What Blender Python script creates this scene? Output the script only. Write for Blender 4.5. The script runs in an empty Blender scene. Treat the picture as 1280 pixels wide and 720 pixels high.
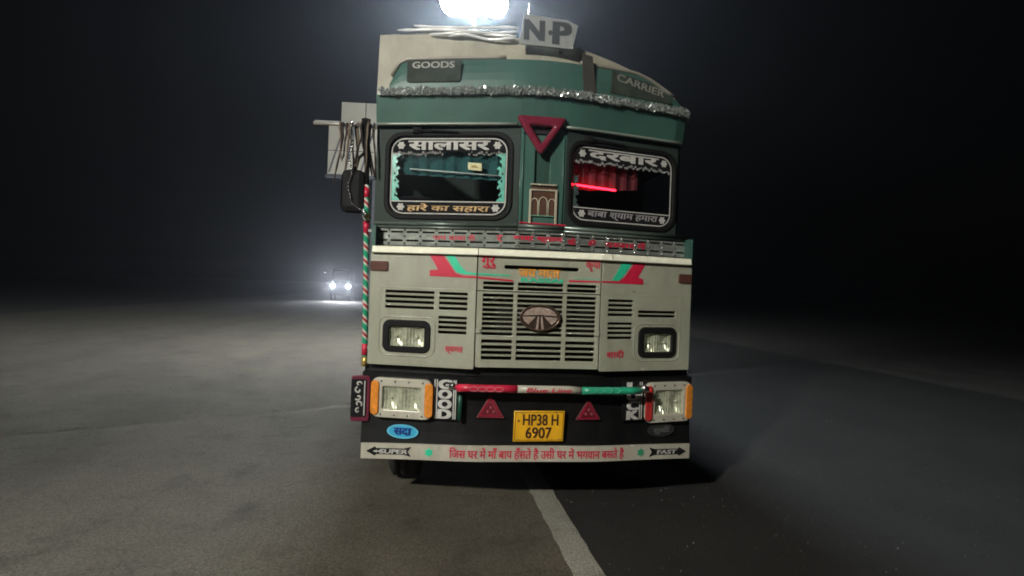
import bpy, bmesh, math, random
from mathutils import Vector, Matrix
R = math.radians
random.seed(7)
sc = bpy.context.scene
COL = sc.collection

# ------------------------------------------------------------------ camera
cam = bpy.data.cameras.new('camera')
cam.sensor_fit = 'HORIZONTAL'; cam.sensor_width = 36.0; cam.lens = 18.0      # f = 640 px at 1280
cam.clip_start = 0.05; cam.clip_end = 3000
camo = bpy.data.objects.new('camera', cam); COL.objects.link(camo)
camo.matrix_world = Matrix.Translation((0, 0, 1.67)) @ Matrix.Rotation(R(90), 4, 'X') @ Matrix.Rotation(R(2.0), 4, 'Z')
sc.camera = camo

# ------------------------------------------------------------------ night sky, moonlight, exposure
w = bpy.data.worlds.new('World'); sc.world = w; w.use_nodes = True
nt = w.node_tree
sky = nt.nodes.new('ShaderNodeTexSky'); sky.sky_type = 'NISHITA'; sky.sun_disc = False
sky.sun_elevation = R(-4.0); sky.sun_rotation = R(150); sky.air_density = 1.0; sky.dust_density = 2.0
bg = nt.nodes['Background']; bg.inputs['Strength'].default_value = 0.035
nt.links.new(sky.outputs['Color'], bg.inputs['Color'])
moon = bpy.data.lights.new('moonlight', 'SUN'); moon.energy = 0.012; moon.angle = R(0.5); moon.color = (0.8, 0.88, 1.0)
mo = bpy.data.objects.new('moonlight', moon); COL.objects.link(mo); mo.rotation_euler = (R(50), 0, R(-30))
sc.view_settings.view_transform = 'Standard'; sc.view_settings.look = 'None'
sc.cycles.filter_width = 1.8; sc.view_settings.exposure = 0.0; sc.view_settings.gamma = 1.0; sc.view_settings.use_curve_mapping = False
LAMP_KEY = 5100.0      # off-frame street lamp, front left of the truck
LAMP_BACK = 2900.0      # street lamp seen above the truck
HAZE = 0.0022

# ------------------------------------------------------------------ materials
MATS = {}
def mat(name, col, rough=0.5, metal=0.0, vary=0.12, scale=6.0, bump=0.0, bscale=60.0, coat=0.0, dirt=0.0, dirtcol=(0.06, 0.05, 0.04), spec=0.5, chips=0.0):
    if name in MATS: return MATS[name]
    m = bpy.data.materials.new(name); m.use_nodes = True
    n = m.node_tree.nodes; l = m.node_tree.links
    b = n['Principled BSDF']
    b.inputs['Roughness'].default_value = rough; b.inputs['Metallic'].default_value = metal
    b.inputs['Coat Weight'].default_value = coat; b.inputs['Coat Roughness'].default_value = 0.12
    b.inputs['Specular IOR Level'].default_value = spec
    tc = n.new('ShaderNodeTexCoord')
    nz = n.new('ShaderNodeTexNoise'); nz.inputs['Scale'].default_value = scale; nz.inputs['Detail'].default_value = 6
    l.new(tc.outputs['Object'], nz.inputs['Vector'])
    mr = n.new('ShaderNodeMapRange'); mr.inputs[1].default_value = 0.3; mr.inputs[2].default_value = 0.7
    mr.inputs[3].default_value = 1 - vary; mr.inputs[4].default_value = 1 + vary
    l.new(nz.outputs['Fac'], mr.inputs[0])
    mx = n.new('ShaderNodeMix'); mx.data_type = 'RGBA'; mx.blend_type = 'MULTIPLY'; mx.inputs[0].default_value = 1
    mx.inputs[6].default_value = (*col, 1); l.new(mr.outputs[0], mx.inputs[7])
    out = mx.outputs[2]
    if dirt > 0:
        nd = n.new('ShaderNodeTexNoise'); nd.inputs['Scale'].default_value = scale * 0.7; nd.inputs['Detail'].default_value = 9
        nd.inputs['Roughness'].default_value = 0.7
        mp = n.new('ShaderNodeMapping'); mp.inputs['Scale'].default_value = (3, 3, 0.7); mp.inputs['Location'].default_value = (3.1, 1.7, 0.4)
        l.new(tc.outputs['Object'], mp.inputs['Vector']); l.new(mp.outputs[0], nd.inputs['Vector'])
        rd = n.new('ShaderNodeMapRange'); rd.inputs[1].default_value = 0.5; rd.inputs[2].default_value = 0.78
        rd.inputs[3].default_value = 0; rd.inputs[4].default_value = dirt; l.new(nd.outputs['Fac'], rd.inputs[0])
        m2 = n.new('ShaderNodeMix'); m2.data_type = 'RGBA'; l.new(rd.outputs[0], m2.inputs[0]); l.new(out, m2.inputs[6])
        m2.inputs[7].default_value = (*dirtcol, 1); out = m2.outputs[2]
        rr = n.new('ShaderNodeMapRange'); rr.inputs[3].default_value = rough; rr.inputs[4].default_value = min(1, rough + 0.3)
        l.new(rd.outputs[0], rr.inputs[0]); l.new(rr.outputs[0], b.inputs['Roughness'])
    if chips > 0:      # small rust chips and fly specks
        nc = n.new('ShaderNodeTexNoise'); nc.inputs['Scale'].default_value = 26; nc.inputs['Detail'].default_value = 4; nc.inputs['Roughness'].default_value = 0.65
        l.new(tc.outputs['Object'], nc.inputs['Vector'])
        rc = n.new('ShaderNodeMapRange'); rc.inputs[1].default_value = 0.69; rc.inputs[2].default_value = 0.72; rc.inputs[3].default_value = 0; rc.inputs[4].default_value = chips
        l.new(nc.outputs['Fac'], rc.inputs[0])
        m3 = n.new('ShaderNodeMix'); m3.data_type = 'RGBA'; l.new(rc.outputs[0], m3.inputs[0]); l.new(out, m3.inputs[6]); m3.inputs[7].default_value = (0.07, 0.04, 0.025, 1); out = m3.outputs[2]
    l.new(out, b.inputs['Base Color'])
    if bump > 0:
        nb = n.new('ShaderNodeTexNoise'); nb.inputs['Scale'].default_value = bscale; nb.inputs['Detail'].default_value = 5
        l.new(tc.outputs['Object'], nb.inputs['Vector'])
        bp = n.new('ShaderNodeBump'); bp.inputs['Strength'].default_value = bump; bp.inputs['Distance'].default_value = 0.01
        l.new(nb.outputs['Fac'], bp.inputs['Height']); l.new(bp.outputs[0], b.inputs['Normal'])
    MATS[name] = m
    return m
def emit(name, col, strength):
    if name in MATS: return MATS[name]
    m = bpy.data.materials.new(name); m.use_nodes = True; n = m.node_tree.nodes
    b = n['Principled BSDF']; b.inputs['Base Color'].default_value = (*col, 1)
    b.inputs['Emission Color'].default_value = (*col, 1); b.inputs['Emission Strength'].default_value = strength
    nz = n.new('ShaderNodeTexNoise'); nz.inputs['Scale'].default_value = 8
    mr = n.new('ShaderNodeMapRange'); mr.inputs[3].default_value = strength * 0.8; mr.inputs[4].default_value = strength * 1.2
    m.node_tree.links.new(nz.outputs['Fac'], mr.inputs[0]); m.node_tree.links.new(mr.outputs[0], b.inputs['Emission Strength'])
    MATS[name] = m; return m
def glass(name, tint, gloss=0.10, rough=0.03, bump=0.0):
    if name in MATS: return MATS[name]
    m = bpy.data.materials.new(name); m.use_nodes = True; n = m.node_tree.nodes; l = m.node_tree.links
    n.remove(n['Principled BSDF']); o = n['Material Output']
    t = n.new('ShaderNodeBsdfTransparent'); t.inputs[0].default_value = (*tint, 1)
    g = n.new('ShaderNodeBsdfGlossy'); g.inputs['Roughness'].default_value = rough
    lw = n.new('ShaderNodeLayerWeight'); lw.inputs[0].default_value = 0.5
    f = n.new('ShaderNodeMath'); f.operation = 'POWER'; f.inputs[1].default_value = 4.0; l.new(lw.outputs['Facing'], f.inputs[0])
    a = n.new('ShaderNodeMath'); a.operation = 'ADD'; a.inputs[1].default_value = gloss; l.new(f.outputs[0], a.inputs[0])
    x = n.new('ShaderNodeMixShader'); l.new(a.outputs[0], x.inputs[0]); l.new(t.outputs[0], x.inputs[1]); l.new(g.outputs[0], x.inputs[2])
    nz = n.new('ShaderNodeTexNoise'); nz.inputs['Scale'].default_value = 5
    mr = n.new('ShaderNodeMapRange'); mr.inputs[3].default_value = rough; mr.inputs[4].default_value = rough + 0.06
    l.new(nz.outputs['Fac'], mr.inputs[0]); l.new(mr.outputs[0], g.inputs['Roughness'])
    if bump:
        tc = n.new('ShaderNodeTexCoord'); wv = n.new('ShaderNodeTexWave'); wv.inputs['Scale'].default_value = 28; wv.bands_direction = 'X'
        l.new(tc.outputs['Object'], wv.inputs['Vector'])
        b = n.new('ShaderNodeBump'); b.inputs['Strength'].default_value = bump; b.inputs['Distance'].default_value = 0.01
        l.new(wv.outputs['Fac'], b.inputs['Height']); l.new(b.outputs[0], g.inputs['Normal'])
    l.new(x.outputs[0], o.inputs['Surface']); MATS[name] = m; return m

CREAM = mat('grey_cream_paint', (0.335, 0.34, 0.262), 0.42, vary=0.07, scale=3, bump=0.10, bscale=5, coat=0.25, dirt=0.48, dirtcol=(0.15, 0.135, 0.10), chips=0.8)
GREEN = mat('dark_green_paint', (0.045, 0.118, 0.095), 0.45, vary=0.15, scale=3, bump=0.03, bscale=20, coat=0.35, dirt=0.4, dirtcol=(0.06, 0.075, 0.062), chips=0.6)
SURR = mat('grey_green_paint', (0.026, 0.038, 0.033), 0.6, spec=0.2, vary=0.15, scale=4, bump=0.03, bscale=20, dirt=0.3, dirtcol=(0.05, 0.05, 0.045))
BOARD = mat('cream_board', (0.36, 0.34, 0.26), 0.5, vary=0.2, scale=3, bump=0.5, bscale=7, dirt=0.45, dirtcol=(0.13, 0.12, 0.09))
BLACK = mat('black_paint', (0.006, 0.006, 0.0065), 0.42, vary=0.3, scale=8, bump=0.06, bscale=12, dirt=0.35, dirtcol=(0.016, 0.014, 0.012), spec=0.35)
DARK = mat('dark_interior', (0.010, 0.009, 0.010), 0.8, vary=0.3)
RUBBER = mat('black_rubber', (0.007, 0.007, 0.007), 0.7, vary=0.2, bump=0.05, spec=0.22)
CHROME = mat('chrome', (0.75, 0.75, 0.74), 0.16, 1.0, vary=0.08, scale=20)
STEEL = mat('dull_steel', (0.32, 0.32, 0.31), 0.4, 1.0, vary=0.2, scale=12, dirt=0.3)
WHITE = mat('white_paint', (0.46, 0.435, 0.355), 0.4, vary=0.08, scale=5, coat=0.3, dirt=0.45, dirtcol=(0.17, 0.15, 0.115), chips=0.8)
TAPE = mat('pale_yellow_trim', (0.93, 0.92, 0.74), 0.25, vary=0.05, scale=10, coat=0.6)
LETTER = mat('cream_vinyl', (0.50, 0.49, 0.46), 0.75, vary=0.15, scale=25)
LETTER2 = mat('gold_vinyl', (0.52, 0.34, 0.16), 0.75, vary=0.25, scale=12)
VBLACK = mat('black_vinyl', (0.010, 0.010, 0.011), 0.8, vary=0.2, spec=0.15)
TEAL = mat('teal_vinyl', (0.05, 0.40, 0.30), 0.35, vary=0.35, scale=18)
RED = mat('red_paint', (0.58, 0.018, 0.055), 0.35, vary=0.12, scale=12, coat=0.3)
MINT = mat('green_vinyl', (0.03, 0.58, 0.33), 0.35, vary=0.1, scale=12, coat=0.3)
ORANGE = mat('orange_vinyl', (0.75, 0.32, 0.05), 0.4, vary=0.15, scale=20)
AMBER = mat('amber_lens', (0.70, 0.24, 0.03), 0.22, vary=0.2, scale=30, coat=0.6, bump=0.1, bscale=90)
REDLENS = mat('red_lens', (0.45, 0.03, 0.03), 0.22, vary=0.2, scale=30, coat=0.6)
MAROON = mat('maroon_paint', (0.14, 0.012, 0.035), 0.4, vary=0.2, coat=0.3)
MARKER = mat('brown_lens', (0.10, 0.04, 0.03), 0.25, vary=0.2, coat=0.5)
YELLOW = mat('yellow_plate', (0.80, 0.42, 0.015), 0.38, vary=0.06, scale=9, dirt=0.15, coat=0.2)
INK = mat('plate_ink', (0.05, 0.012, 0.008), 0.5, vary=0.1)
BLUE = mat('blue_sticker', (0.05, 0.42, 0.66), 0.35, vary=0.08, scale=15)
NAVY = mat('navy_ink', (0.01, 0.03, 0.22), 0.4)
REFL = mat('reflector_metal', (0.58, 0.60, 0.55), 0.2, 0.3, vary=0.3, scale=30, bump=0.35, bscale=40)
GLASS = glass('windscreen_glass', (0.88, 0.90, 0.90), 0.03)
LENS = glass('lamp_glass', (0.97, 0.97, 0.92), 0.02, 0.08, 0.6)
TINSEL = mat('silver_tinsel', (0.36, 0.39, 0.37), 0.22, 0.4, vary=0.3, scale=20)
EMBLEM = mat('bronze_emblem', (0.075, 0.05, 0.038), 0.35, 0.6, vary=0.2, scale=40, bump=0.4, bscale=160)
BROWN = mat('brown_board', (0.085, 0.035, 0.02), 0.5, vary=0.25, scale=20)
TRIRED = mat('triangle_red', (0.19, 0.018, 0.04), 0.25, vary=0.15, coat=0.7, scale=10)
LED = emit('red_led', (1.0, 0.012, 0.03), 14.0)
CLOTH = mat('dark_cloth', (0.022, 0.016, 0.028), 0.9, vary=0.4, scale=10)
STRAND = mat('dark_strand', (0.03, 0.02, 0.016), 0.8, vary=0.4, scale=30)
TARP = mat('white_plastic', (0.82, 0.82, 0.80), 0.2, vary=0.05, coat=0.8, bump=0.1, bscale=12)
POLE = mat('galvanised_steel', (0.28, 0.29, 0.29), 0.5, 0.7, vary=0.2, scale=5)

def stripe_mat():
    m = bpy.data.materials.new('spiral_tape'); m.use_nodes = True; n = m.node_tree.nodes; l = m.node_tree.links
    b = n['Principled BSDF']; b.inputs['Roughness'].default_value = 0.25; b.inputs['Coat Weight'].default_value = 0.5
    tc = n.new('ShaderNodeTexCoord'); sp = n.new('ShaderNodeSeparateXYZ'); l.new(tc.outputs['Object'], sp.inputs[0])
    at = n.new('ShaderNodeMath'); at.operation = 'ARCTAN2'; l.new(sp.outputs['Y'], at.inputs[0]); l.new(sp.outputs['X'], at.inputs[1])
    d = n.new('ShaderNodeMath'); d.operation = 'MULTIPLY'; d.inputs[1].default_value = 1 / (2 * math.pi); l.new(at.outputs[0], d.inputs[0])
    z = n.new('ShaderNodeMath'); z.operation = 'MULTIPLY'; z.inputs[1].default_value = 9.2; l.new(sp.outputs['Z'], z.inputs[0])
    a = n.new('ShaderNodeMath'); a.operation = 'ADD'; l.new(d.outputs[0], a.inputs[0]); l.new(z.outputs[0], a.inputs[1])
    f = n.new('ShaderNodeMath'); f.operation = 'FRACT'; l.new(a.outputs[0], f.inputs[0])
    r = n.new('ShaderNodeValToRGB'); r.color_ramp.interpolation = 'CONSTANT'
    e = r.color_ramp.elements; e[0].position = 0; e[0].color = (0.02, 0.32, 0.17, 1); e[1].position = 0.45; e[1].color = (0.6, 0.58, 0.52, 1)
    x = e.new(0.62); x.color = (0.40, 0.02, 0.03, 1); y = e.new(0.82); y.color = (0.6, 0.58, 0.52, 1)
    l.new(f.outputs[0], r.inputs[0]); l.new(r.outputs[0], b.inputs['Base Color'])
    return m
STRIPE = stripe_mat()

# ------------------------------------------------------------------ mesh helpers
def link(o, parent=None):
    COL.objects.link(o)
    if parent is not None: o.parent = parent
    return o
def mk(name, verts, faces, material, parent=None, smooth=False):
    me = bpy.data.meshes.new(name); me.from_pydata([tuple(v) for v in verts], [], faces); me.update()
    me.materials.append(material)
    if smooth:
        for p in me.polygons: p.use_smooth = True
    return link(bpy.data.objects.new(name, me), parent)
def tag(o, label=None, cat=None, group=None, kind=None):
    if label: o['label'] = label
    if cat: o['category'] = cat
    if group: o['group'] = group
    if kind: o['kind'] = kind
    return o
def empty(name, loc=(0, 0, 0), rz=0.0):
    o = bpy.data.objects.new(name, None); link(o); o.location = loc; o.rotation_euler = (0, 0, rz); o.empty_display_size = 0.2
    return o
class MB:
    def __init__(s): s.v = []; s.f = []
    def box(s, x0, x1, y0, y1, z0, z1, c=0.0):
        bm = bmesh.new(); bmesh.ops.create_cube(bm, size=1)
        bmesh.ops.scale(bm, vec=(x1 - x0, y1 - y0, z1 - z0), verts=bm.verts)
        bmesh.ops.translate(bm, vec=((x0 + x1) / 2, (y0 + y1) / 2, (z0 + z1) / 2), verts=bm.verts)
        if c > 0: bmesh.ops.bevel(bm, geom=bm.edges[:], offset=c, segments=2, profile=0.5, affect='EDGES')
        s.bm(bm); return s
    def bm(s, bm):
        bm.verts.index_update(); k = len(s.v)
        s.v += [v.co.copy() for v in bm.verts]; s.f += [[k + v.index for v in f.verts] for f in bm.faces]; bm.free()
    def tube(s, pts, r, n=8, caps=True):
        pts = [Vector(p) for p in pts]; rs = r if isinstance(r, (list, tuple)) else [r] * len(pts)
        k = len(s.v); prev = None
        for i, p in enumerate(pts):
            t = (pts[min(i + 1, len(pts) - 1)] - pts[max(i - 1, 0)]).normalized()
            if prev is None:
                a = Vector((0, 0, 1)) if abs(t.z) < 0.9 else Vector((1, 0, 0)); u = t.cross(a).normalized()
            else:
                u = (prev - t * prev.dot(t)).normalized()
            prev = u; v = t.cross(u)
            for j in range(n):
                an = 2 * math.pi * j / n; s.v.append(p + (u * math.cos(an) + v * math.sin(an)) * rs[i])
        for i in range(len(pts) - 1):
            for j in range(n):
                s.f.append([k + i * n + j, k + i * n + (j + 1) % n, k + (i + 1) * n + (j + 1) % n, k + (i + 1) * n + j])
        if caps:
            s.f.append([k + j for j in range(n)][::-1]); s.f.append([k + (len(pts) - 1) * n + j for j in range(n)])
        return s
    def lathe(s, prof, n=24, M=None):      # (radius, height) about z
        k = len(s.v)
        for r, h in prof:
            for j in range(n):
                a = 2 * math.pi * j / n; p = Vector((r * math.cos(a), r * math.sin(a), h)); s.v.append(M @ p if M else p)
        for i in range(len(prof) - 1):
            for j in range(n):
                s.f.append([k + i * n + j, k + i * n + (j + 1) % n, k + (i + 1) * n + (j + 1) % n, k + (i + 1) * n + j])
        return s
    def build(s, name, m, parent=None, smooth=False): return mk(name, s.v, s.f, m, parent, smooth)
def box(name, m, parent, x0, x1, y0, y1, z0, z1, c=0.0): return MB().box(x0, x1, y0, y1, z0, z1, c).build(name, m, parent)

# the plan shape of the truck's front: flat middle, sides swept back 13 degrees
T13 = math.tan(R(13))
def plow(x): return max(0.0, abs(x) - 0.45) * T13
def pup(x): return 0.03 + max(0.0, abs(x) - 0.17) * T13
def pbump(x):
    a = abs(x) - 0.45; return T13 * (math.sqrt(a * a + 0.02) + a) / 2 - 0.03
def pvis(x):
    a = abs(x) - 0.17; return 0.03 + T13 * (math.sqrt(a * a + 0.03) + a) / 2 - 0.10 + corner(x)
def corner(x): return 0.26 * max(0.0, (x - 1.12) / 0.116) ** 1.6      # the upper cab's far corner is rounded
def pupc(x): return pup(x) + corner(x)
def pflat(x): return 0.0

def rrect(x0, x1, z0, z1, r, n=5):
    pts = []
    for cx, cz, a0 in ((x1 - r, z1 - r, 0), (x0 + r, z1 - r, 90), (x0 + r, z0 + r, 180), (x1 - r, z0 + r, 270)):
        for i in range(n + 1):
            a = R(a0 + 90 * i / n); pts.append((cx + r * math.cos(a), cz + r * math.sin(a)))
    return pts
def ellipse(cx, cz, rx, rz, n=32): return [(cx + rx * math.cos(2 * math.pi * i / n), cz + rz * math.sin(2 * math.pi * i / n)) for i in range(n)]
def curve_mesh(loops, depth, bevel):
    c = bpy.data.curves.new('c', 'CURVE'); c.dimensions = '2D'; c.fill_mode = 'BOTH'
    c.extrude = max(0.0, depth / 2 - bevel); c.bevel_depth = bevel; c.bevel_resolution = 1; c.offset = -bevel
    for lp in loops:
        s = c.splines.new('POLY'); s.points.add(len(lp) - 1); s.use_cyclic_u = True
        for p, q in zip(s.points, lp): p.co = (q[0], q[1], 0, 1)
    o = bpy.data.objects.new('c', c); me = bpy.data.meshes.new_from_object(o)
    bpy.data.objects.remove(o); bpy.data.curves.remove(c); return me
def plate(name, loops, m, parent, prof=pflat, y0=0.0, th=0.02, bevel=0.0):
    """outline (and holes) in x,z; front face at prof(x)+y0, thickness th going back"""
    if not isinstance(loops[0][0], (tuple, list)): loops = [loops]
    me = curve_mesh(loops, th, bevel)
    for v in me.vertices:
        x, z, d = v.co; v.co = (x, prof(x) + y0 + th / 2 - d, z)
    me.name = name; me.materials.clear(); me.materials.append(m); me.update()
    return link(bpy.data.objects.new(name, me), parent)
def text(name, body, cx, cz, wd, ht, m, parent, prof=pflat, y0=0.0, bold=0.012, shear=0.0, rot=0.0):
    """flat lettering fitted to a width and height; the strokes are thickened by a few shifted layers"""
    c = bpy.data.curves.new('t', 'FONT'); c.body = body; c.shear = shear; c.resolution_u = 3
    o = bpy.data.objects.new('t', c); me = bpy.data.meshes.new_from_object(o); bpy.data.objects.remove(o); bpy.data.curves.remove(c)
    xs = [v.co.x for v in me.vertices]; ys = [v.co.y for v in me.vertices]
    ax, bx, ay, by = min(xs), max(xs), min(ys), max(ys); cr, sr = math.cos(rot), math.sin(rot)
    V = []; F = []
    d = bold * 1.3
    for k, (dx, dy) in enumerate(((0, 0), (d, d * .5), (-d, -d * .5), (d, -d * .5), (-d, d * .5))):
        n = len(V)
        for v in me.vertices:
            x = ((v.co.x + dx - ax) / (bx - ax) - 0.5) * wd; z = ((v.co.y + dy - ay) / (by - ay) - 0.5) * ht
            x, z = cx + x * cr - z * sr, cz + x * sr + z * cr
            V.append((x, prof(x) + y0 - 0.00012 * k, z))
        F += [[n + i for i in p.vertices] for p in me.polygons]
    bpy.data.meshes.remove(me)
    return mk(name, V, F, m, parent)
def sheet(name, m, parent, xs, zf0, zf1, prof, y0, th, nz=1, yz=None, smooth=True):
    """curved slab tessellated along x: z between zf0(x) and zf1(x), front at prof(x)+y0"""
    V = []; F = []; nx = len(xs)
    for side in (0, 1):
        for x in xs:
            for k in range(nz + 1):
                t = k / nz; z = zf0(x) * (1 - t) + zf1(x) * t
                V.append((x, prof(x) + y0 + (yz(t) if yz else 0) + side * th, z))
    S = nx * (nz + 1); q = lambda s, i, k: s * S + i * (nz + 1) + k
    for i in range(nx - 1):
        for k in range(nz):
            F.append([q(0, i, k), q(0, i + 1, k), q(0, i + 1, k + 1), q(0, i, k + 1)])
            F.append([q(1, i, k), q(1, i, k + 1), q(1, i + 1, k + 1), q(1, i + 1, k)])
        F.append([q(0, i, 0), q(1, i, 0), q(1, i + 1, 0), q(0, i + 1, 0)])
        F.append([q(0, i, nz), q(0, i + 1, nz), q(1, i + 1, nz), q(1, i, nz)])
    for k in range(nz):
        F.append([q(0, 0, k), q(0, 0, k + 1), q(1, 0, k + 1), q(1, 0, k)])
        F.append([q(0, nx - 1, k), q(1, nx - 1, k), q(1, nx - 1, k + 1), q(0, nx - 1, k + 1)])
    return mk(name, V, F, m, parent)
def lin(a, b, n): return [a + (b - a) * i / (n - 1) for i in range(n)]
def K(v): return lambda x: v

# ------------------------------------------------------------------ the setting
def asphalt(name, col, patch=0.25, rough=0.85):
    m = bpy.data.materials.new(name); m.use_nodes = True; n = m.node_tree.nodes; l = m.node_tree.links
    b = n['Principled BSDF']; b.inputs['Roughness'].default_value = rough
    tc = n.new('ShaderNodeTexCoord')
    def noise(s, d=5, r=0.6):
        z = n.new('ShaderNodeTexNoise'); z.inputs['Scale'].default_value = s; z.inputs['Detail'].default_value = d; z.inputs['Roughness'].default_value = r
        l.new(tc.outputs['Object'], z.inputs['Vector']); return z.outputs['Fac']
    def rng(s, a, bb, c, d):
        r = n.new('ShaderNodeMapRange'); r.inputs[1].default_value = a; r.inputs[2].default_value = bb; r.inputs[3].default_value = c; r.inputs[4].default_value = d
        l.new(s, r.inputs[0]); return r.outputs[0]
    def mul(a, bb):
        x = n.new('ShaderNodeMath'); x.operation = 'MULTIPLY'; l.new(a, x.inputs[0]); l.new(bb, x.inputs[1]); return x.outputs[0]
    f = mul(mul(rng(noise(0.9, 6), 0.3, 0.7, 1 - patch, 1 + patch), rng(noise(70, 4), 0.32, 0.68, 0.5, 1.5)), rng(noise(2.3, 8, 0.7), 0.52, 0.70, 1.0, 0.55))
    # tyre-darkened wheel tracks along the road, broken up by noise
    sp = n.new('ShaderNodeMapping'); sp.inputs['Rotation'].default_value = (0, 0, -R(9.7)); sp.inputs['Location'].default_value = (0, 0, 0); l.new(tc.outputs['Object'], sp.inputs['Vector'])
    sx = n.new('ShaderNodeSeparateXYZ'); l.new(sp.outputs[0], sx.inputs[0])
    ws = n.new('ShaderNodeMath'); ws.operation = 'MULTIPLY'; ws.inputs[1].default_value = 3.4; l.new(sx.outputs['X'], ws.inputs[0])
    si = n.new('ShaderNodeMath'); si.operation = 'SINE'; l.new(ws.outputs[0], si.inputs[0])
    f = mul(f, rng(mul(rng(si.outputs[0], 0.2, 1.0, 0.0, 1.0), rng(noise(1.4, 6, 0.7), 0.4, 0.65, 0.0, 1.0)), 0.0, 1.0, 1.0, 0.74))
    # oil drips
    vd = n.new('ShaderNodeTexVoronoi'); vd.inputs['Scale'].default_value = 1.15; l.new(tc.outputs['Object'], vd.inputs['Vector'])
    f = mul(f, rng(vd.outputs['Distance'], 0.03, 0.10, 0.62, 1.0))
    vo = n.new('ShaderNodeTexVoronoi'); vo.feature = 'DISTANCE_TO_EDGE'; vo.inputs['Scale'].default_value = 0.55
    wn = n.new('ShaderNodeTexNoise'); wn.inputs['Scale'].default_value = 3.0; wn.inputs['Detail'].default_value = 6
    l.new(tc.outputs['Object'], wn.inputs['Vector'])
    va = n.new('ShaderNodeVectorMath'); va.operation = 'MULTIPLY_ADD'; va.inputs[1].default_value = (0.5, 0.5, 0.5)
    l.new(wn.outputs['Color'], va.inputs[0]); l.new(tc.outputs['Object'], va.inputs[2]); l.new(va.outputs[0], vo.inputs['Vector'])
    f = mul(f, rng(vo.outputs['Distance'], 0.001, 0.006, 0.78, 1.0))
    mx = n.new('ShaderNodeMix'); mx.data_type = 'RGBA'; mx.blend_type = 'MULTIPLY'; mx.inputs[0].default_value = 1
    mx.inputs[6].default_value = (*col, 1); l.new(f, mx.inputs[7]); l.new(mx.outputs[2], b.inputs['Base Color'])
    bp = n.new('ShaderNodeBump'); bp.inputs['Strength'].default_value = 0.8; bp.inputs['Distance'].default_value = 0.008
    l.new(noise(110, 3), bp.inputs['Height']); l.new(bp.outputs[0], b.inputs['Normal'])
    return m
EARTH = asphalt('roadside_earth', (0.045, 0.04, 0.032), 0.4, 0.95)
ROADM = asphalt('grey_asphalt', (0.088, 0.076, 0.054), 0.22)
LANEM = asphalt('shaded_dark_asphalt', (0.016, 0.0148, 0.013), 0.22)  # darker asphalt, with the shade on this side put into its colour
def sheet_xy(name, pts, z, m):
    return mk(name, [(x, y, z) for x, y in pts], [list(range(len(pts)))], m)
tag(sheet_xy('ground', [(-1500, -1500), (1500, -1500), (1500, 1500), (-1500, 1500)], 0.0 - 0.012, EARTH), kind='structure')
# the road runs away from the camera, leaning 10.5 degrees to the left
RA = R(9.7); dR = Vector((-math.sin(RA), math.cos(RA))); nR = Vector((math.cos(RA), math.sin(RA)))
L0 = Vector((0.462, 3.3))                                     # a point on the white line's middle
def rd(u, v): p = L0 + nR * u + dR * v; return (p.x, p.y)    # across, along
def quad(u0, u1, v0, v1): return [rd(u0, v0), rd(u1, v0), rd(u1, v1), rd(u0, v1)]
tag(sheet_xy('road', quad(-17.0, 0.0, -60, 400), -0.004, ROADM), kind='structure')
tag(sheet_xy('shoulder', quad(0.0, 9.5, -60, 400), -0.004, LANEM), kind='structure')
# worn white line, ragged edges
PAINT = asphalt('worn_white_paint', (0.27, 0.26, 0.215), 0.3)
def line(u, w, v0, v1, n):
    V = []; rnd = random.Random(3)
    for i in range(n + 1):
        v = v0 + (v1 - v0) * i / n
        V += [(*rd(u - w / 2 + rnd.uniform(-.006, .006), v), 0.0), (*rd(u + w / 2 + rnd.uniform(-.006, .006), v), 0.0)]
    return mk('lane_line', V, [[2 * i, 2 * i + 1, 2 * i + 3, 2 * i + 2] for i in range(n)], PAINT)
tag(line(0.0, 0.19, -8, 60, 700), kind='structure')
# loose grit on the road
def grit():
    V = []; F = []; rnd = random.Random(11)
    for i in range(3200):
        u = rnd.uniform(-6, 5); v = rnd.uniform(-2.2, 9); s = rnd.uniform(0.002, 0.007) * (2.2 if rnd.random() < 0.03 else 1); x, y = rd(u, v); k = len(V)
        for a in range(4):
            t = a * 1.57 + rnd.random(); V.append((x + s * math.cos(t), y + s * math.sin(t), -0.006))
        V.append((x + s * .2, y, s * 0.8)); F += [[k, k + 1, k + 4], [k + 1, k + 2, k + 4], [k + 2, k + 3, k + 4], [k + 3, k, k + 4]]
    return mk('grit', V, F, mat('grit_stone', (0.12, 0.11, 0.095), 0.9, vary=0.4))
tag(grit(), 'loose small stones and grit scattered over the road', 'grit', kind='stuff')

# ------------------------------------------------------------------ the truck
TR = empty('truck', (0.2, 3.72, 0), R(6))
tag(TR, 'decorated goods truck with grey cream nose, green cab and yellow plate HP38 H 6907', 'truck')

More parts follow.
